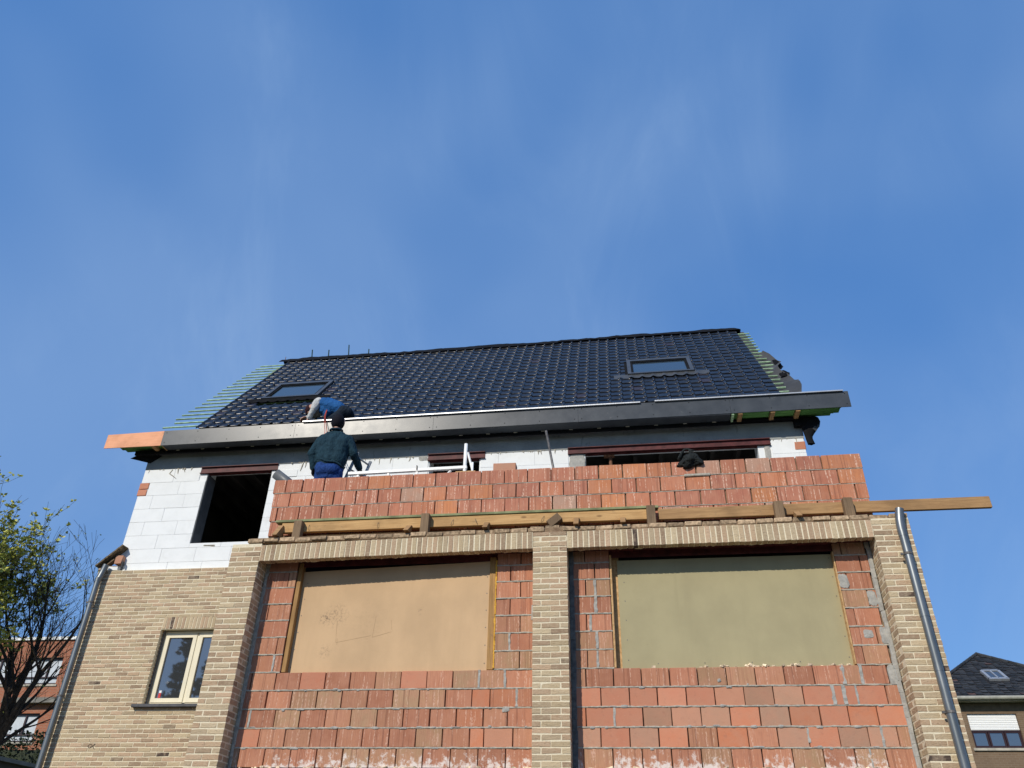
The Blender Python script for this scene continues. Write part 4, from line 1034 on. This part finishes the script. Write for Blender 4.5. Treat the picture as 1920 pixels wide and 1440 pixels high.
# ------------------------------------------------------------------ people
def capsule(mb, a, b, ra, rb, n=14):
    a, b = Vector(a), Vector(b); d = (b-a); L = d.length
    if L < 1e-5: d = Vector((0, 0, 1)); L = 1e-5
    d = d/max(L, 1e-5); pts = []; rad = []
    for t in (-.999, -.9, -.7, -.4, 0): pts.append(a+d*ra*t); rad.append(ra*math.sqrt(max(0, 1-t*t))+1e-4)
    for t in (0.0, .4, .7, .9, .999): pts.append(b+d*(rb*t+1e-4)); rad.append(rb*math.sqrt(max(0, 1-t*t))+1e-4)
    mb.tube(pts, rad, n)
def body(name, root, bones, mats, voxel=.0095, it=4, fold=.013):
    mb = MB()
    for a, b, ra, rb, mi in bones: capsule(mb, a, b, ra, rb)
    me = mb.mesh('tmp'); o = bpy.data.objects.new('tmp', me); COL.objects.link(o)
    r_ = o.modifiers.new('r', 'REMESH'); r_.mode = 'VOXEL'; r_.voxel_size = voxel
    sm = o.modifiers.new('s', 'SMOOTH'); sm.factor = .5; sm.iterations = it
    dg = bpy.context.evaluated_depsgraph_get(); me2 = bpy.data.meshes.new_from_object(o.evaluated_get(dg))
    bpy.data.objects.remove(o); bpy.data.meshes.remove(me)
    nv = len(me2.vertices); co_ = np.zeros(nv*3); no_ = np.zeros(nv*3)
    me2.vertices.foreach_get('co', co_); me2.vertices.foreach_get('normal', no_); co_ = co_.reshape(-1, 3); no_ = no_.reshape(-1, 3)
    kk = np.array([noise.noise((p[0]*9+p[2]*5, p[1]*9, p[2]*7))*.6+noise.noise((p[0]*21, p[1]*21-p[2]*9, p[2]*17+3))*.4 for p in co_])
    me2.vertices.foreach_set('co', (co_+no_*(fold*kk)[:, None]).ravel())
    n = len(me2.polygons); c = np.zeros(n*3); me2.polygons.foreach_get('center', c); c = c.reshape(-1, 3)
    best = np.full(n, 1e9); idx = np.zeros(n, int)
    for a, b, ra, rb, mi in bones:
        a_, d = np.array(a), np.array(b)-np.array(a); L2 = max(d@d, 1e-9); t = np.clip(((c-a_)@d)/L2, 0, 1)
        ds = np.linalg.norm(c-(a_+t[:, None]*d), axis=1)-(ra+(rb-ra)*t)
        k = ds < best; best[k] = ds[k]; idx[k] = mi
    me2.materials.clear()
    for m in mats: me2.materials.append(m)
    me2.polygons.foreach_set('material_index', idx.astype(np.int32)); me2.polygons.foreach_set('use_smooth', [True]*n); me2.update()
    me2.name = name
    return link(name, me2, root)
def hand(bones, wrist, d, side, nrm, mi, curl=.5, s=1.0):
    """palm plus five fingers; d along the hand, side towards the thumb, nrm towards the palm side"""
    w_, d, side, nrm = Vector(wrist), Vector(d).normalized(), Vector(side).normalized(), Vector(nrm).normalized()
    for k in (-.022, 0, .022): bones.append((w_+d*.01*s+side*k*.7*s, w_+d*.085*s+side*k*s, .015*s, .014*s, mi))
    for k, L in ((-.033, .060), (-.011, .074), (.011, .080), (.033, .072)):
        b0 = w_+d*.088*s+side*k*1.05*s; b1 = b0+(d*math.cos(curl*.6)+nrm*math.sin(curl*.6)).normalized()*L*.5*s; b2 = b1+(d*math.cos(curl*1.7)+nrm*math.sin(curl*1.7)).normalized()*L*.5*s
        bones += [(b0, b1, .0098*s, .009*s, mi), (b1, b2, .009*s, .0078*s, mi)]
    t0 = w_+d*.03*s+side*.022*s; t1 = t0+(d*.7+side*.75+nrm*.25).normalized()*.042*s; t2 = t1+(d*.9+side*.25+nrm*.4).normalized()*.032*s
    bones += [(t0, t1, .0125*s, .0105*s, mi), (t1, t2, .0105*s, .0085*s, mi)]

# standing man seen from behind
def man_standing():
    P = thing('person', (-4.08, .86, 5.76), 'person in dark teal jacket, blue trousers and black knit cap standing behind the parapet', 'person')
    J, T, G, K, SH = 0, 1, 2, 3, 4; B = []
    # legs
    for sx, kx in ((-4.185, -4.205), (-3.985, -3.955)):
        B += [((sx, .87, 6.60), (kx, .89, 6.22), .105, .078, T), ((kx, .89, 6.22), (kx, .86, 5.86), .078, .058, T), ((kx, .84, 5.82), (kx, 1.03, 5.80), .048, .042, SH)]
    B += [((-4.17, .86, 6.64), (-4.00, .87, 6.64), .125, .125, T), ((-4.15, .81, 6.58), (-4.02, .81, 6.58), .105, .105, T), ((-4.14, .84, 6.50), (-4.03, .84, 6.50), .09, .09, T)]
    # jacket: wide box back, slightly flared hem
    B += [((-4.17, .855, 6.775), (-4.195, .86, 7.03), .132, .136, J), ((-3.985, .855, 6.745), (-3.945, .86, 7.02), .137, .136, J), ((-4.08, .84, 6.75), (-4.07, .85, 7.06), .135, .135, J),
          ((-4.23, .86, 7.09), (-3.90, .86, 7.075), .104, .104, J), ((-4.15, .86, 7.15), (-3.99, .86, 7.145), .088, .088, J), ((-4.075, .86, 7.17), (-4.072, .87, 7.245), .078, .066, J)]
    # arms
    B += [((-4.268, .86, 7.09), (-4.365, .83, 6.88), .084, .070, J), ((-4.365, .83, 6.88), (-4.335, .87, 6.675), .062, .048, J)]
    B += [((-3.865, .86, 7.085), (-3.765, .90, 6.88), .082, .070, J), ((-3.765, .90, 6.88), (-3.735, 1.10, 6.755), .064, .050, J)]
    hand(B, (-4.333, .875, 6.655), (.12, .08, -1), (.25, 1, 0), (1, -.2, 0), G, .7)
    hand(B, (-3.733, 1.11, 6.75), (.05, .9, -.25), (-1, .1, 0.2), (-.1, .2, -1), G, 1.1)
    # neck and head
    B += [((-4.072, .865, 7.22), (-4.070, .872, 7.32), .058, .056, K), ((-4.068, .865, 7.41), (-4.066, .885, 7.435), .092, .095, K), ((-4.068, .90, 7.375), (-4.068, .935, 7.345), .062, .045, K),
          ((-4.068, .985, 7.39), (-4.068, .990, 7.375), .014, .012, K), ((-4.155, .875, 7.385), (-4.157, .872, 7.41), .012, .014, K), ((-3.98, .875, 7.385), (-3.978, .872, 7.41), .012, .014, K)]
    body('body', P, B, [MT['jacket'], MT['jeans'], MT['glove'], MT['skin'], MT['navy']])
    bm = bmesh.new(); bmesh.ops.create_uvsphere(bm, u_segments=24, v_segments=16, radius=1)
    for v in list(bm.verts):
        p = v.co
        if p.z < -.93: bm.verts.remove(v); continue
        k = 1.0 if p.z > -.2 else 1.0+.05*abs(p.z+.2)
        rib = 1+.012*math.sin(math.atan2(p.y, p.x)*22)
        v.co = (-4.068+p.x*.099*k*rib, .868+p.y*.112*k*rib, 7.408+p.z*.122+(0.020*max(0, p.z)**3))
    me = bpy.data.meshes.new('knit_cap'); bm.to_mesh(me); bm.free(); me.polygons.foreach_set('use_smooth', [True]*len(me.polygons)); me.materials.append(MT['knit'])
    link('knit_cap', me, P)
    q = MB(); q.tube([(-4.072+.085*math.cos(a), .866+.085*math.sin(a), 7.262+.012*math.sin(a)) for a in np.linspace(0, 2*math.pi, 17)], .017, 8); part('jacket_collar', q, MT['jacket'], P, True)
    # rucked hem of the jacket
    q = MB(); pts = []
    for a in np.linspace(0, 2*math.pi, 33): pts.append((-4.078+.208*math.cos(a)*(1+.02*math.sin(a*7)), .856+.135*math.sin(a), 6.70-.055*math.cos(a)+.012*math.sin(a*5)))
    q.tube(pts, .016, 8); part('jacket_hem', q, MT['jacket'], P, True)
man_standing()

def man_bending():
    P = thing('person', (-4.85, 2.88, 8.37), 'person in blue vest, pale sweater and dark cap bending over the eaves', 'person')
    V, Wt, N, K, SH, G = 0, 1, 2, 3, 4, 5; B = []
    for yy in (2.79, 2.95):                            # folded legs in the gutter
        B += [((-4.80, yy, 8.80), (-5.03, yy-.03, 8.60), .098, .075, N), ((-5.03, yy-.03, 8.60), (-4.74, yy, 8.46), .072, .056, N), ((-4.74, yy, 8.435), (-4.93, yy, 8.415), .042, .038, SH)]
    B += [((-4.82, 2.81, 8.80), (-4.82, 2.95, 8.81), .118, .118, N), ((-4.76, 2.82, 8.79), (-4.76, 2.94, 8.79), .10, .10, N)]
    B += [((-4.93, 2.82, 8.885), (-5.22, 2.80, 8.985), .125, .12, V), ((-4.93, 2.94, 8.885), (-5.22, 2.96, 8.985), .125, .12, V), ((-5.0, 2.88, 8.93), (-5.16, 2.88, 9.005), .14, .142, V), ((-5.05, 2.82, 8.90), (-5.13, 2.82, 8.80), .10, .085, V), ((-5.22, 2.81, 8.97), (-5.20, 2.81, 8.86), .105, .09, V)]
    B += [((-5.30, 2.76, 9.005), (-5.30, 2.99, 9.01), .088, .088, Wt), ((-5.32, 2.735, 8.985), (-5.345, 2.70, 8.83), .076, .062, Wt), ((-5.345, 2.70, 8.83), (-5.42, 2.735, 8.675), .058, .044, Wt),
          ((-5.32, 3.02, 8.99), (-5.42, 3.02, 8.90), .074, .06, Wt), ((-5.42, 3.02, 8.90), (-5.55, 2.97, 8.83), .056, .044, Wt), ((-5.34, 2.88, 9.01), (-5.38, 2.875, 8.985), .075, .066, Wt)]
    hand(B, (-5.425, 2.74, 8.665), (-.35, .1, -1), (0, 1, .1), (-1, 0, .3), K, .8)
    hand(B, (-5.555, 2.965, 8.825), (-1, -.1, -.35), (0, -1, 0), (0, 0, -1), K, .8)
    B += [((-5.37, 2.875, 8.985), (-5.42, 2.87, 8.95), .056, .055, K), ((-5.45, 2.865, 8.935), (-5.475, 2.862, 8.905), .086, .082, K), ((-5.47, 2.855, 8.86), (-5.452, 2.855, 8.842), .058, .044, K), ((-5.545, 2.862, 8.86), (-5.55, 2.862, 8.85), .016, .014, K), ((-5.44, 2.775, 8.915), (-5.435, 2.772, 8.895), .013, .014, K)]
    body('body', P, B, [MT['vest'], MT['sweat'], MT['navy'], MT['skin'], MT['navy'], MT['glove']], .0085, 3)
    bm = bmesh.new(); bmesh.ops.create_uvsphere(bm, u_segments=22, v_segments=14, radius=1)
    rot = Euler((0, R(-118), 0)).to_matrix()
    for v in list(bm.verts):
        if v.co.z < -.12: bm.verts.remove(v); continue
        p = rot @ Vector((v.co.x*.099, v.co.y*.098, v.co.z*.105)); v.co = p+Vector((-5.475, 2.863, 8.925))
    me = bpy.data.meshes.new('cap'); bm.to_mesh(me); bm.free(); me.polygons.foreach_set('use_smooth', [True]*len(me.polygons)); me.materials.append(MT['cap']); link('cap', me, P)
    q = MB(); q.cbox((-5.535, 2.862, 8.835), (.012, .065, .045), .006, 0, Euler((0, R(-22), 0)).to_matrix()); part('cap_peak', q, MT['cap'], P, True)
    q = MB(); q.tube([(-5.275, 2.73, 8.90), (-5.285, 2.71, 8.97), (-5.28, 2.735, 9.06), (-5.275, 2.80, 9.105), (-5.27, 2.88, 9.12), (-5.275, 2.97, 9.105)], .014, 8); part('vest_armhole', q, MT['navy'], P, True)
man_bending()
q = MB()
for dx in (0, .035):
    q.tube([(-5.11+dx*.3, 2.72, 8.80), (-5.10+dx*.4, 2.66, 8.66), (-5.09+dx*.6, 2.648, 8.55), (-5.06+dx*.9, 2.64, 8.42), (-5.03+dx, 2.62, 8.32), (-4.97+dx, 2.5, 8.18), (-4.75+dx, 2.1, 7.8), (-4.45+dx, 1.5, 7.2), (-4.2, 1.1, 6.6)], .006, 6)
one('rope', q, MT['rope'], 'thin red double rope hanging from the bending man over the fascia', 'rope', True)

# ------------------------------------------------------------------ houses behind
def fbox(p, x0, x1, z0, z1, t, y0, y1, mat, name):
    q = MB(); frame(q, x0, x1, z0, z1, t, y0, y1); return part(name, q, mat, p)
RH = thing('brown_house', (15.4, 30, 0), 'brown brick house with hipped slate roof and white roller shutter beyond the right pier', 'house')
wx0, wx1, wz0, wz1 = 13.17, 15.02, 6.80, 8.05
q = MB(); a, b = 11.7, 19.1
q.box(a, wx0, 27, 27.3, 0, 8.45); q.box(wx1, b, 27, 27.3, 0, 8.45); q.box(wx0, wx1, 27, 27.3, 0, wz0); q.box(wx0, wx1, 27, 27.3, wz1, 8.45); q.box(a, b, 27.3, 33, 0, 8.45)
part('wall', q, MT['bg_brown'], RH)
q = MB(); q.box(a, b, 26.992, 27, 8.09, 8.42); part('frieze', q, simple('brown_render', (.19, .13, .08), .9, .2, .15), RH)
WB = link('window', None, RH, (14.1, 27, 6.8))
fbox(WB, wx0, wx1, wz0, wz1, .06, 27.10, 27.16, MT['brown_frame'], 'frame')
q = MB()
for i in range(9): z0 = 7.455+i*.066; q.add([(wx0+.02, 27.075, z0), (wx1-.02, 27.075, z0), (wx1-.02, 27.06, z0+.033), (wx0+.02, 27.06, z0+.033), (wx1-.02, 27.075, z0+.0655), (wx0+.02, 27.075, z0+.0655)], [(0, 1, 2, 3), (3, 2, 4, 5)])
q.box(wx0+.02, wx1-.02, 27.08, 27.09, 7.45, 8.05); part('roller_shutter', q, MT['shutter'], WB)
q = MB(); q.box(wx0, wx1, 27.075, 27.11, 7.40, 7.455); part('shutter_bar', q, MT['brown_frame'], WB)
for i in range(3):
    x0 = wx0+.03+i*.605; x1 = x0+.58; s_ = fbox(WB, x0, x1, 6.83, 7.41, .06, 27.095, 27.14, MT['brown_frame'], 'sash')
    q = MB(); q.box(x0+.05, x1-.05, 27.12, 27.125, 6.88, 7.36); part('pane', q, MT['glass'], s_)
q = MB(); q.box(wx0-.1, wx1+.1, 26.93, 27.05, 6.70, 6.79); part('sill', q, MT['stone_sill'], WB)
AP = Vector((15.4, 30.0, 11.07)); c4 = [Vector((11.4, 26.55, 8.60)), Vector((19.45, 26.55, 8.60)), Vector((19.45, 33.4, 8.60)), Vector((11.4, 33.4, 8.60))]
q = MB(); q.add([c4[0], c4[1], c4[2], c4[3], AP], [(0, 1, 4), (1, 2, 4), (2, 3, 4), (3, 0, 4)]); RR_ = part('roof', q, MT['shingle'], RH)
random.seed(61); q = MB()
fn = (c4[1]-c4[0]).cross(AP-c4[0]).normalized(); nrow = 26
for i in range(nrow):
    t0 = i/nrow; t1 = (i+1.35)/nrow
    L0, R0 = c4[0].lerp(AP, t0), c4[1].lerp(AP, t0); L1, R1 = c4[0].lerp(AP, min(t1, 1)), c4[1].lerp(AP, min(t1, 1))
    wid = (R0-L0).length; n = max(1, int(wid/.27))
    for k in range(n):
        u0 = (k+.5*(i % 2)+.03)/n; u1 = (k+.97+.5*(i % 2))/n
        if u1 > 1.0: u1 = 1.0
        if u0 >= u1: continue
        lf = random.uniform(.02, .05); up = (AP-c4[0].lerp(c4[1], .5)).normalized()*(t1-t0)*4.2
        a_, b_ = L0.lerp(R0, u0), L0.lerp(R0, u1); mid = (a_+b_)/2-up*.12*random.random()
        q.add([a_+fn*lf, mid-up*.10+fn*lf, b_+fn*lf, b_+up+fn*.008, a_+up+fn*.008], [(0, 1, 2, 3, 4)])
part('shingles', q, MT['shingle'], RR_, kind='stuff')
for i_ in (0, 1):
    q = MB(); n = 18
    for k in range(n):
        p0 = c4[i_].lerp(AP, k/n); p1 = c4[i_].lerp(AP, (k+1.1)/n); q.tube([p0+Vector((0, 0, .03)), p1+Vector((0, 0, .055))], [.075, .06], 7)
    part('hip_tiles', q, MT['shingle'], RR_, kind='stuff')
q = MB(); q.tube([(11.3, 26.5, 8.56), (19.5, 26.5, 8.56)], .075, 10); q.box(11.35, 19.45, 26.58, 27.0, 8.46, 8.50); part('gutter', q, MT['gutter'], RH)
RWB = link('roof_window', None, RH, (15.3, 28, 9.7))
e_s = (AP-c4[0].lerp(c4[1], .497)).normalized()
def rpt(x, s_, h): return Vector((x, c4[0].y, c4[0].z))+Vector((0, e_s.y, e_s.z)).normalized()*s_+fn*h
def rb2(mb, x0, x1, s0, s1, h0, h1):
    vs = [rpt(x, s_, h) for h in (h0, h1) for (x, s_) in ((x0, s0), (x1, s0), (x1, s1), (x0, s1))]; mb.add(vs, [(3, 2, 1, 0), (4, 5, 6, 7), (0, 1, 5, 4), (1, 2, 6, 5), (2, 3, 7, 6), (3, 0, 4, 7)])
q = MB(); x0, x1, s0, s1 = 14.75, 15.40, 1.50, 2.30
for bx in ((x0-.06, x0+.05, s0, s1), (x1-.05, x1+.06, s0, s1), (x0-.06, x1+.06, s0-.08, s0+.05), (x0, x1, s1-.05, s1+.05), ((x0+x1)/2-.025, (x0+x1)/2+.025, s0, s1)): rb2(q, *bx, .02, .12)
part('frame', q, MT['alu'], RWB); q = MB(); rb2(q, x0, x1, s0, s1, .03, .09); part('pane', q, MT['glass'], RWB)
q = MB(); q.add([(9, 36, 9.0), (19, 36, 9.0), (19, 40, 12.16), (9, 40, 12.16), (9, 44, 9.0), (19, 44, 9.0)], [(0, 1, 2, 3), (3, 2, 5, 4), (0, 3, 4), (1, 5, 2)]); q.box(9.3, 18.7, 36.3, 43.7, 0, 9.0, 1)
one('dark_roofed_house', q, [MT['shingle'], MT['bg_brown']], 'second house whose dark roof ridge just shows behind the brown house', 'house')

LB = thing('red_apartment_block', (-33, 33, 0), 'flat-roofed red brick building with white coping behind the trees', 'building')
wins = [(-31.55, -29.5, 10.27, 11.62), (-34.4, -32.3, 10.27, 11.62), (-31.9, -29.8, 7.5, 8.86), (-34.7, -32.6, 7.5, 8.86)]
q = MB(); xs = [-41, -34.7, -32.3, -31.9, -29.5, -25]
cols = {(-34.7, -32.3): [(-34.4, -32.3, 10.27, 11.62), (-34.7, -32.6, 7.5, 8.86)], (-31.9, -29.5): [wins[0], wins[2]]}
for x0, x1 in zip(xs, xs[1:]):
    if (x0, x1) in cols:
        zc = 0.0
        for (a, b, z0, z1) in sorted(cols[(x0, x1)], key=lambda t: t[2]):
            q.box(x0, x1, 30, 30.3, zc, z0)
            if a > x0: q.box(x0, a, 30, 30.3, z0, z1)
            if b < x1: q.box(b, x1, 30, 30.3, z0, z1)
            zc = z1
        q.box(x0, x1, 30, 30.3, zc, 12.5)
    else: q.box(x0, x1, 30, 30.3, 0, 12.5)
q.box(-41, -25, 30.5, 40, 0, 12.5); part('wall', q, MT['bg_red'], LB)
q = MB(); q.box(-41.1, -24.9, 29.9, 40.1, 12.52, 12.68); part('coping', q, MT['white'], LB)
q = MB(); q.box(-31.9, -25, 29.6, 30.0, 9.30, 9.55); part('canopy', q, MT['render'], LB)
pale = simple('pale_blind', (.55, .58, .60), .25, .5, .06)
for a, b, z0, z1 in wins:
    wi = link('window', None, LB, ((a+b)/2, 30.1, z0)); fbox(wi, a, b, z0, z1, .09, 30.12, 30.2, MT['brown_frame'], 'frame')
    q = MB(); q.box(a+.09, b-.09, 30.12, 30.19, z0+.33, z0+.40); q.box((a+b)/2+.2, (a+b)/2+.28, 30.12, 30.19, z0+.4, z1-.09); part('mullion', q, MT['brown_frame'], wi)
    q = MB(); q.box(a+.09, b-.09, 30.20, 30.21, z0+.09, z1-.09); part('pane', q, pale, wi)
    q = MB(); q.box(a-.1, b+.1, 29.95, 30.1, z0-.1, z0); part('sill', q, MT['stone_sill'], wi)
GA = thing('garage', (-13.9, 5.5, 0), 'low grey rendered wall with pale coping at the foot of the trees', 'wall')
q = MB(); q.box(-16, -11.92, 1.5, 10.5, 0, 3.53); part('wall', q, MT['render'], GA)
q = MB(); q.box(-16.1, -11.84, 1.4, 10.6, 3.532, 3.60); part('coping', q, MT['stone_sill'], GA)

# ------------------------------------------------------------------ trees
def leaf_quad(mb, p, d, s_, rr):
    d = d.normalized(); u = d.orthogonal().normalized(); u.rotate(Matrix.Rotation(rr.uniform(0, 6.28), 3, d)); v = d.cross(u)
    a = p+u*0; mb.add([p, p+d*s_*.5+v*s_*.32, p+d*s_, p+d*s_*.5-v*s_*.32], [(0, 1, 2, 3)])
def tree(name, label, base, trunk_pts, seed, gens, leafmat, leaf, leafn, cat='tree', group=None, ups=.35, ratio=.62, nb=(5, 6, 6, 5), bias=None, spread=.8, r0=.16, xmax=99):
    rr = random.Random(seed); T = thing(name, base, label, cat, group)
    wood = MB(); lv = MB()
    def grow(p, d, L, r, g):
        if (p+d*L*.8).x > xmax: return
        n = 4 if g < gens-1 else 3; pts = [p]; rad = [r]; dd = d.copy()
        for i in range(n):
            dd = (dd+Vector((rr.uniform(-1, 1), rr.uniform(-1, 1), rr.uniform(-.6, 1)*.6))*.16+Vector((0, 0, ups*.14))).normalized()
            pts.append(pts[-1]+dd*L/n); rad.append(max(.0035, r*(1-.72*(i+1)/n)))
        wood.tube(pts, rad, 6 if g < 2 else 4 if g < gens-1 else 3, False)
        if g >= gens-1:
            for k in range(leafn):
                if rr.random() < leaf[1]:
                    t = rr.choice(pts[1:]); q0 = t+Vector((rr.uniform(-1, 1), rr.uniform(-1, 1), rr.uniform(-1, 1)))*.035
                    for _ in range(leaf[2]): leaf_quad(lv, q0, Vector((rr.uniform(-1, 1), rr.uniform(-1, 1), rr.uniform(-.3, 1))), leaf[0]*rr.uniform(.6, 1.3), rr)
        if g < gens:
            k = nb[min(g, len(nb)-1)]
            for j in range(k):
                t = rr.uniform(.28, 1.0); i = min(n-1, int(t*n)); q0 = pts[i].lerp(pts[i+1], t*n-i); ld = (pts[i+1]-pts[i]).normalized()
                ax = ld.orthogonal().normalized(); ax.rotate(Matrix.Rotation(rr.uniform(0, 6.28), 3, ld))
                nd = (ld*rr.uniform(.7, 1.0)+ax*rr.uniform(.5, 1.0)*spread+Vector((0, 0, ups))+(bias if bias else Vector((0, 0, 0)))).normalized()
                grow(q0, nd, L*ratio*rr.uniform(.75, 1.15), max(.0042, rad[i]*.58), g+1)
    for (pts, L, d) in trunk_pts:
        P_ = [Vector(q) for q in pts]; n = len(P_); rads = [r0*(1-.55*i/(n-1)) for i in range(n)]
        wood.tube(P_, rads, 9, True)
        for i in range(1, n):
            for j in range(3):
                ax = Vector((rr.uniform(-1, 1), rr.uniform(-1, 1), 0)).normalized(); q0 = P_[i-1].lerp(P_[i], rr.uniform(.4, 1))
                if i < 2 and n > 3: continue
                grow(q0, (Vector(d)*.5+ax*spread*.8+Vector((0, 0, .5))+(bias if bias else Vector((0, 0, 0)))).normalized(), L*rr.uniform(.75, 1.1), rads[i]*.6, 1)
        grow(P_[-1], (P_[-1]-P_[-2]).normalized(), L, rads[-1], 1)
    part('trunk', wood, MT['bark'], T, True)
    if lv.v: part('crown', lv, leafmat, T)
    return T
tree('maple_tree', 'tall tree opening yellow-green leaves at the left edge', (-16.2, 6, 0), [([(-16.2, 6, 0), (-16.1, 6, 2.2), (-15.8, 6.05, 3.9), (-15.4, 6.1, 4.9), (-15.1, 6.1, 5.9)], 2.4, (.35, 0, .8)), ([(-15.8, 6.0, 3.9), (-15.2, 5.8, 4.9), (-14.7, 5.7, 5.7)], 2.0, (.5, -.1, .6)), ([(-15.9, 6.0, 3.4), (-15.5, 6.4, 4.8), (-15.0, 6.8, 5.8)], 1.9, (.4, .2, .5))], 4, 4, MT['bud'], (.078, .9, 5), 3, ups=.24, nb=(5, 5, 5, 4), bias=Vector((.06, 0, 0)), r0=.12, xmax=-13.0)
tree('bare_tree', 'nearly leafless tree with fanned twigs beside the brick wall', (-13.8, 8, 0), [([(-13.8, 8, 0), (-13.75, 8, 2.4), (-13.68, 8, 4.2), (-13.60, 8, 5.2), (-13.5, 8.02, 5.9)], 1.9, (.15, 0, 1)), ([(-13.70, 8, 4.0), (-13.4, 7.95, 4.9), (-13.05, 7.9, 5.6)], 1.8, (.4, 0, .8)), ([(-13.68, 8, 4.3), (-13.9, 8.1, 5.2), (-14.2, 8.2, 6.0)], 1.8, (-.3, 0, .8))], 14, 4, MT['bud'], (.05, .16, 2), 2, ups=.22, nb=(4, 4, 4, 3), spread=.85, bias=Vector((.04, 0, .05)), r0=.10, xmax=-12.35)
def conifer(name, label, base, H, rad, seed, group=None, leafmat=None, dens=1.0):
    rr = random.Random(seed); T = thing(name, base, label, 'tree', group); bx, by, bz = base
    wd = MB(); lv = MB(); wd.tube([(bx, by, 0), (bx, by, H*.6), (bx, by, H)], [.2, .1, .02], 7)
    nl = int(H*3.2*dens)
    for i in range(nl):
        t = (i+rr.random())/nl; z = H*(.10+.90*t); rr_ = rad*(1-t)**.8*rr.uniform(.75, 1.1)+.12
        for k in range(9):
            a = rr.uniform(0, 6.283); d = Vector((math.cos(a), math.sin(a), -.18+.45*t)); L = rr_*rr.uniform(.7, 1.1); p0 = Vector((bx, by, z))
            wd.tube([p0, p0+d*L*.9], [.018, .004], 3, False)
            for s_ in np.linspace(.25, 1, max(3, int(L*5))):
                for _ in range(5): leaf_quad(lv, p0+d*L*s_, d+Vector((rr.uniform(-1, 1), rr.uniform(-1, 1), rr.uniform(-.9, .5)))*.9, rr.uniform(.16, .34), rr)
    part('trunk', wd, MT['bark'], T); part('crown', lv, leafmat or MT['conifer'], T)
conifer('conifer', 'dark conifer rising behind the red building next to the downpipe', (-39.0, 45, 0), 20.8, 3.6, 1, None, None, .75)
conifer('conifer', 'smaller dark conifer behind the red building and the bare tree', (-43.5, 46, 0), 17.0, 3.2, 2, None, None, .75)
rr = random.Random(77); q = MB()
for i in range(15000):
    p = Vector((rr.uniform(-24, -14.6), rr.uniform(11.2, 12.4), rr.uniform(2.8, 4.9))); p.z += .25*noise.noise(p*1.3)
    leaf_quad(q, p, Vector((rr.uniform(-1, 1), rr.uniform(-1, .2), rr.uniform(-.4, 1))), rr.uniform(.05, .12), rr)
HD = thing('hedge', (-19, 11.8, 0), 'dark clipped hedge between the grey wall and the red building', 'hedge')
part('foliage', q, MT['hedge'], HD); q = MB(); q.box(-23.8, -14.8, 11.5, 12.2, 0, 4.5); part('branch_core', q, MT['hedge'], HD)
# garden opposite: seen only mirrored in the small window
conifer('garden_conifer', 'broad dark conifer mirrored in the small window glass', (-22.6, -26.5, 0), 12.0, 2.6, 31)
conifer('garden_conifer', 'bushy dark conifer mirrored low in the small window glass', (-26.2, -26.0, 0), 11.2, 2.4, 32)
conifer('garden_conifer', 'squat dark conifer mirrored in the right casement glass', (-19.6, -27.5, 0), 11.4, 2.5, 33)
conifer('garden_conifer', 'slim tall conifer mirrored in the left casement glass', (-24.8, -27.5, 0), 15.2, 1.1, 34)
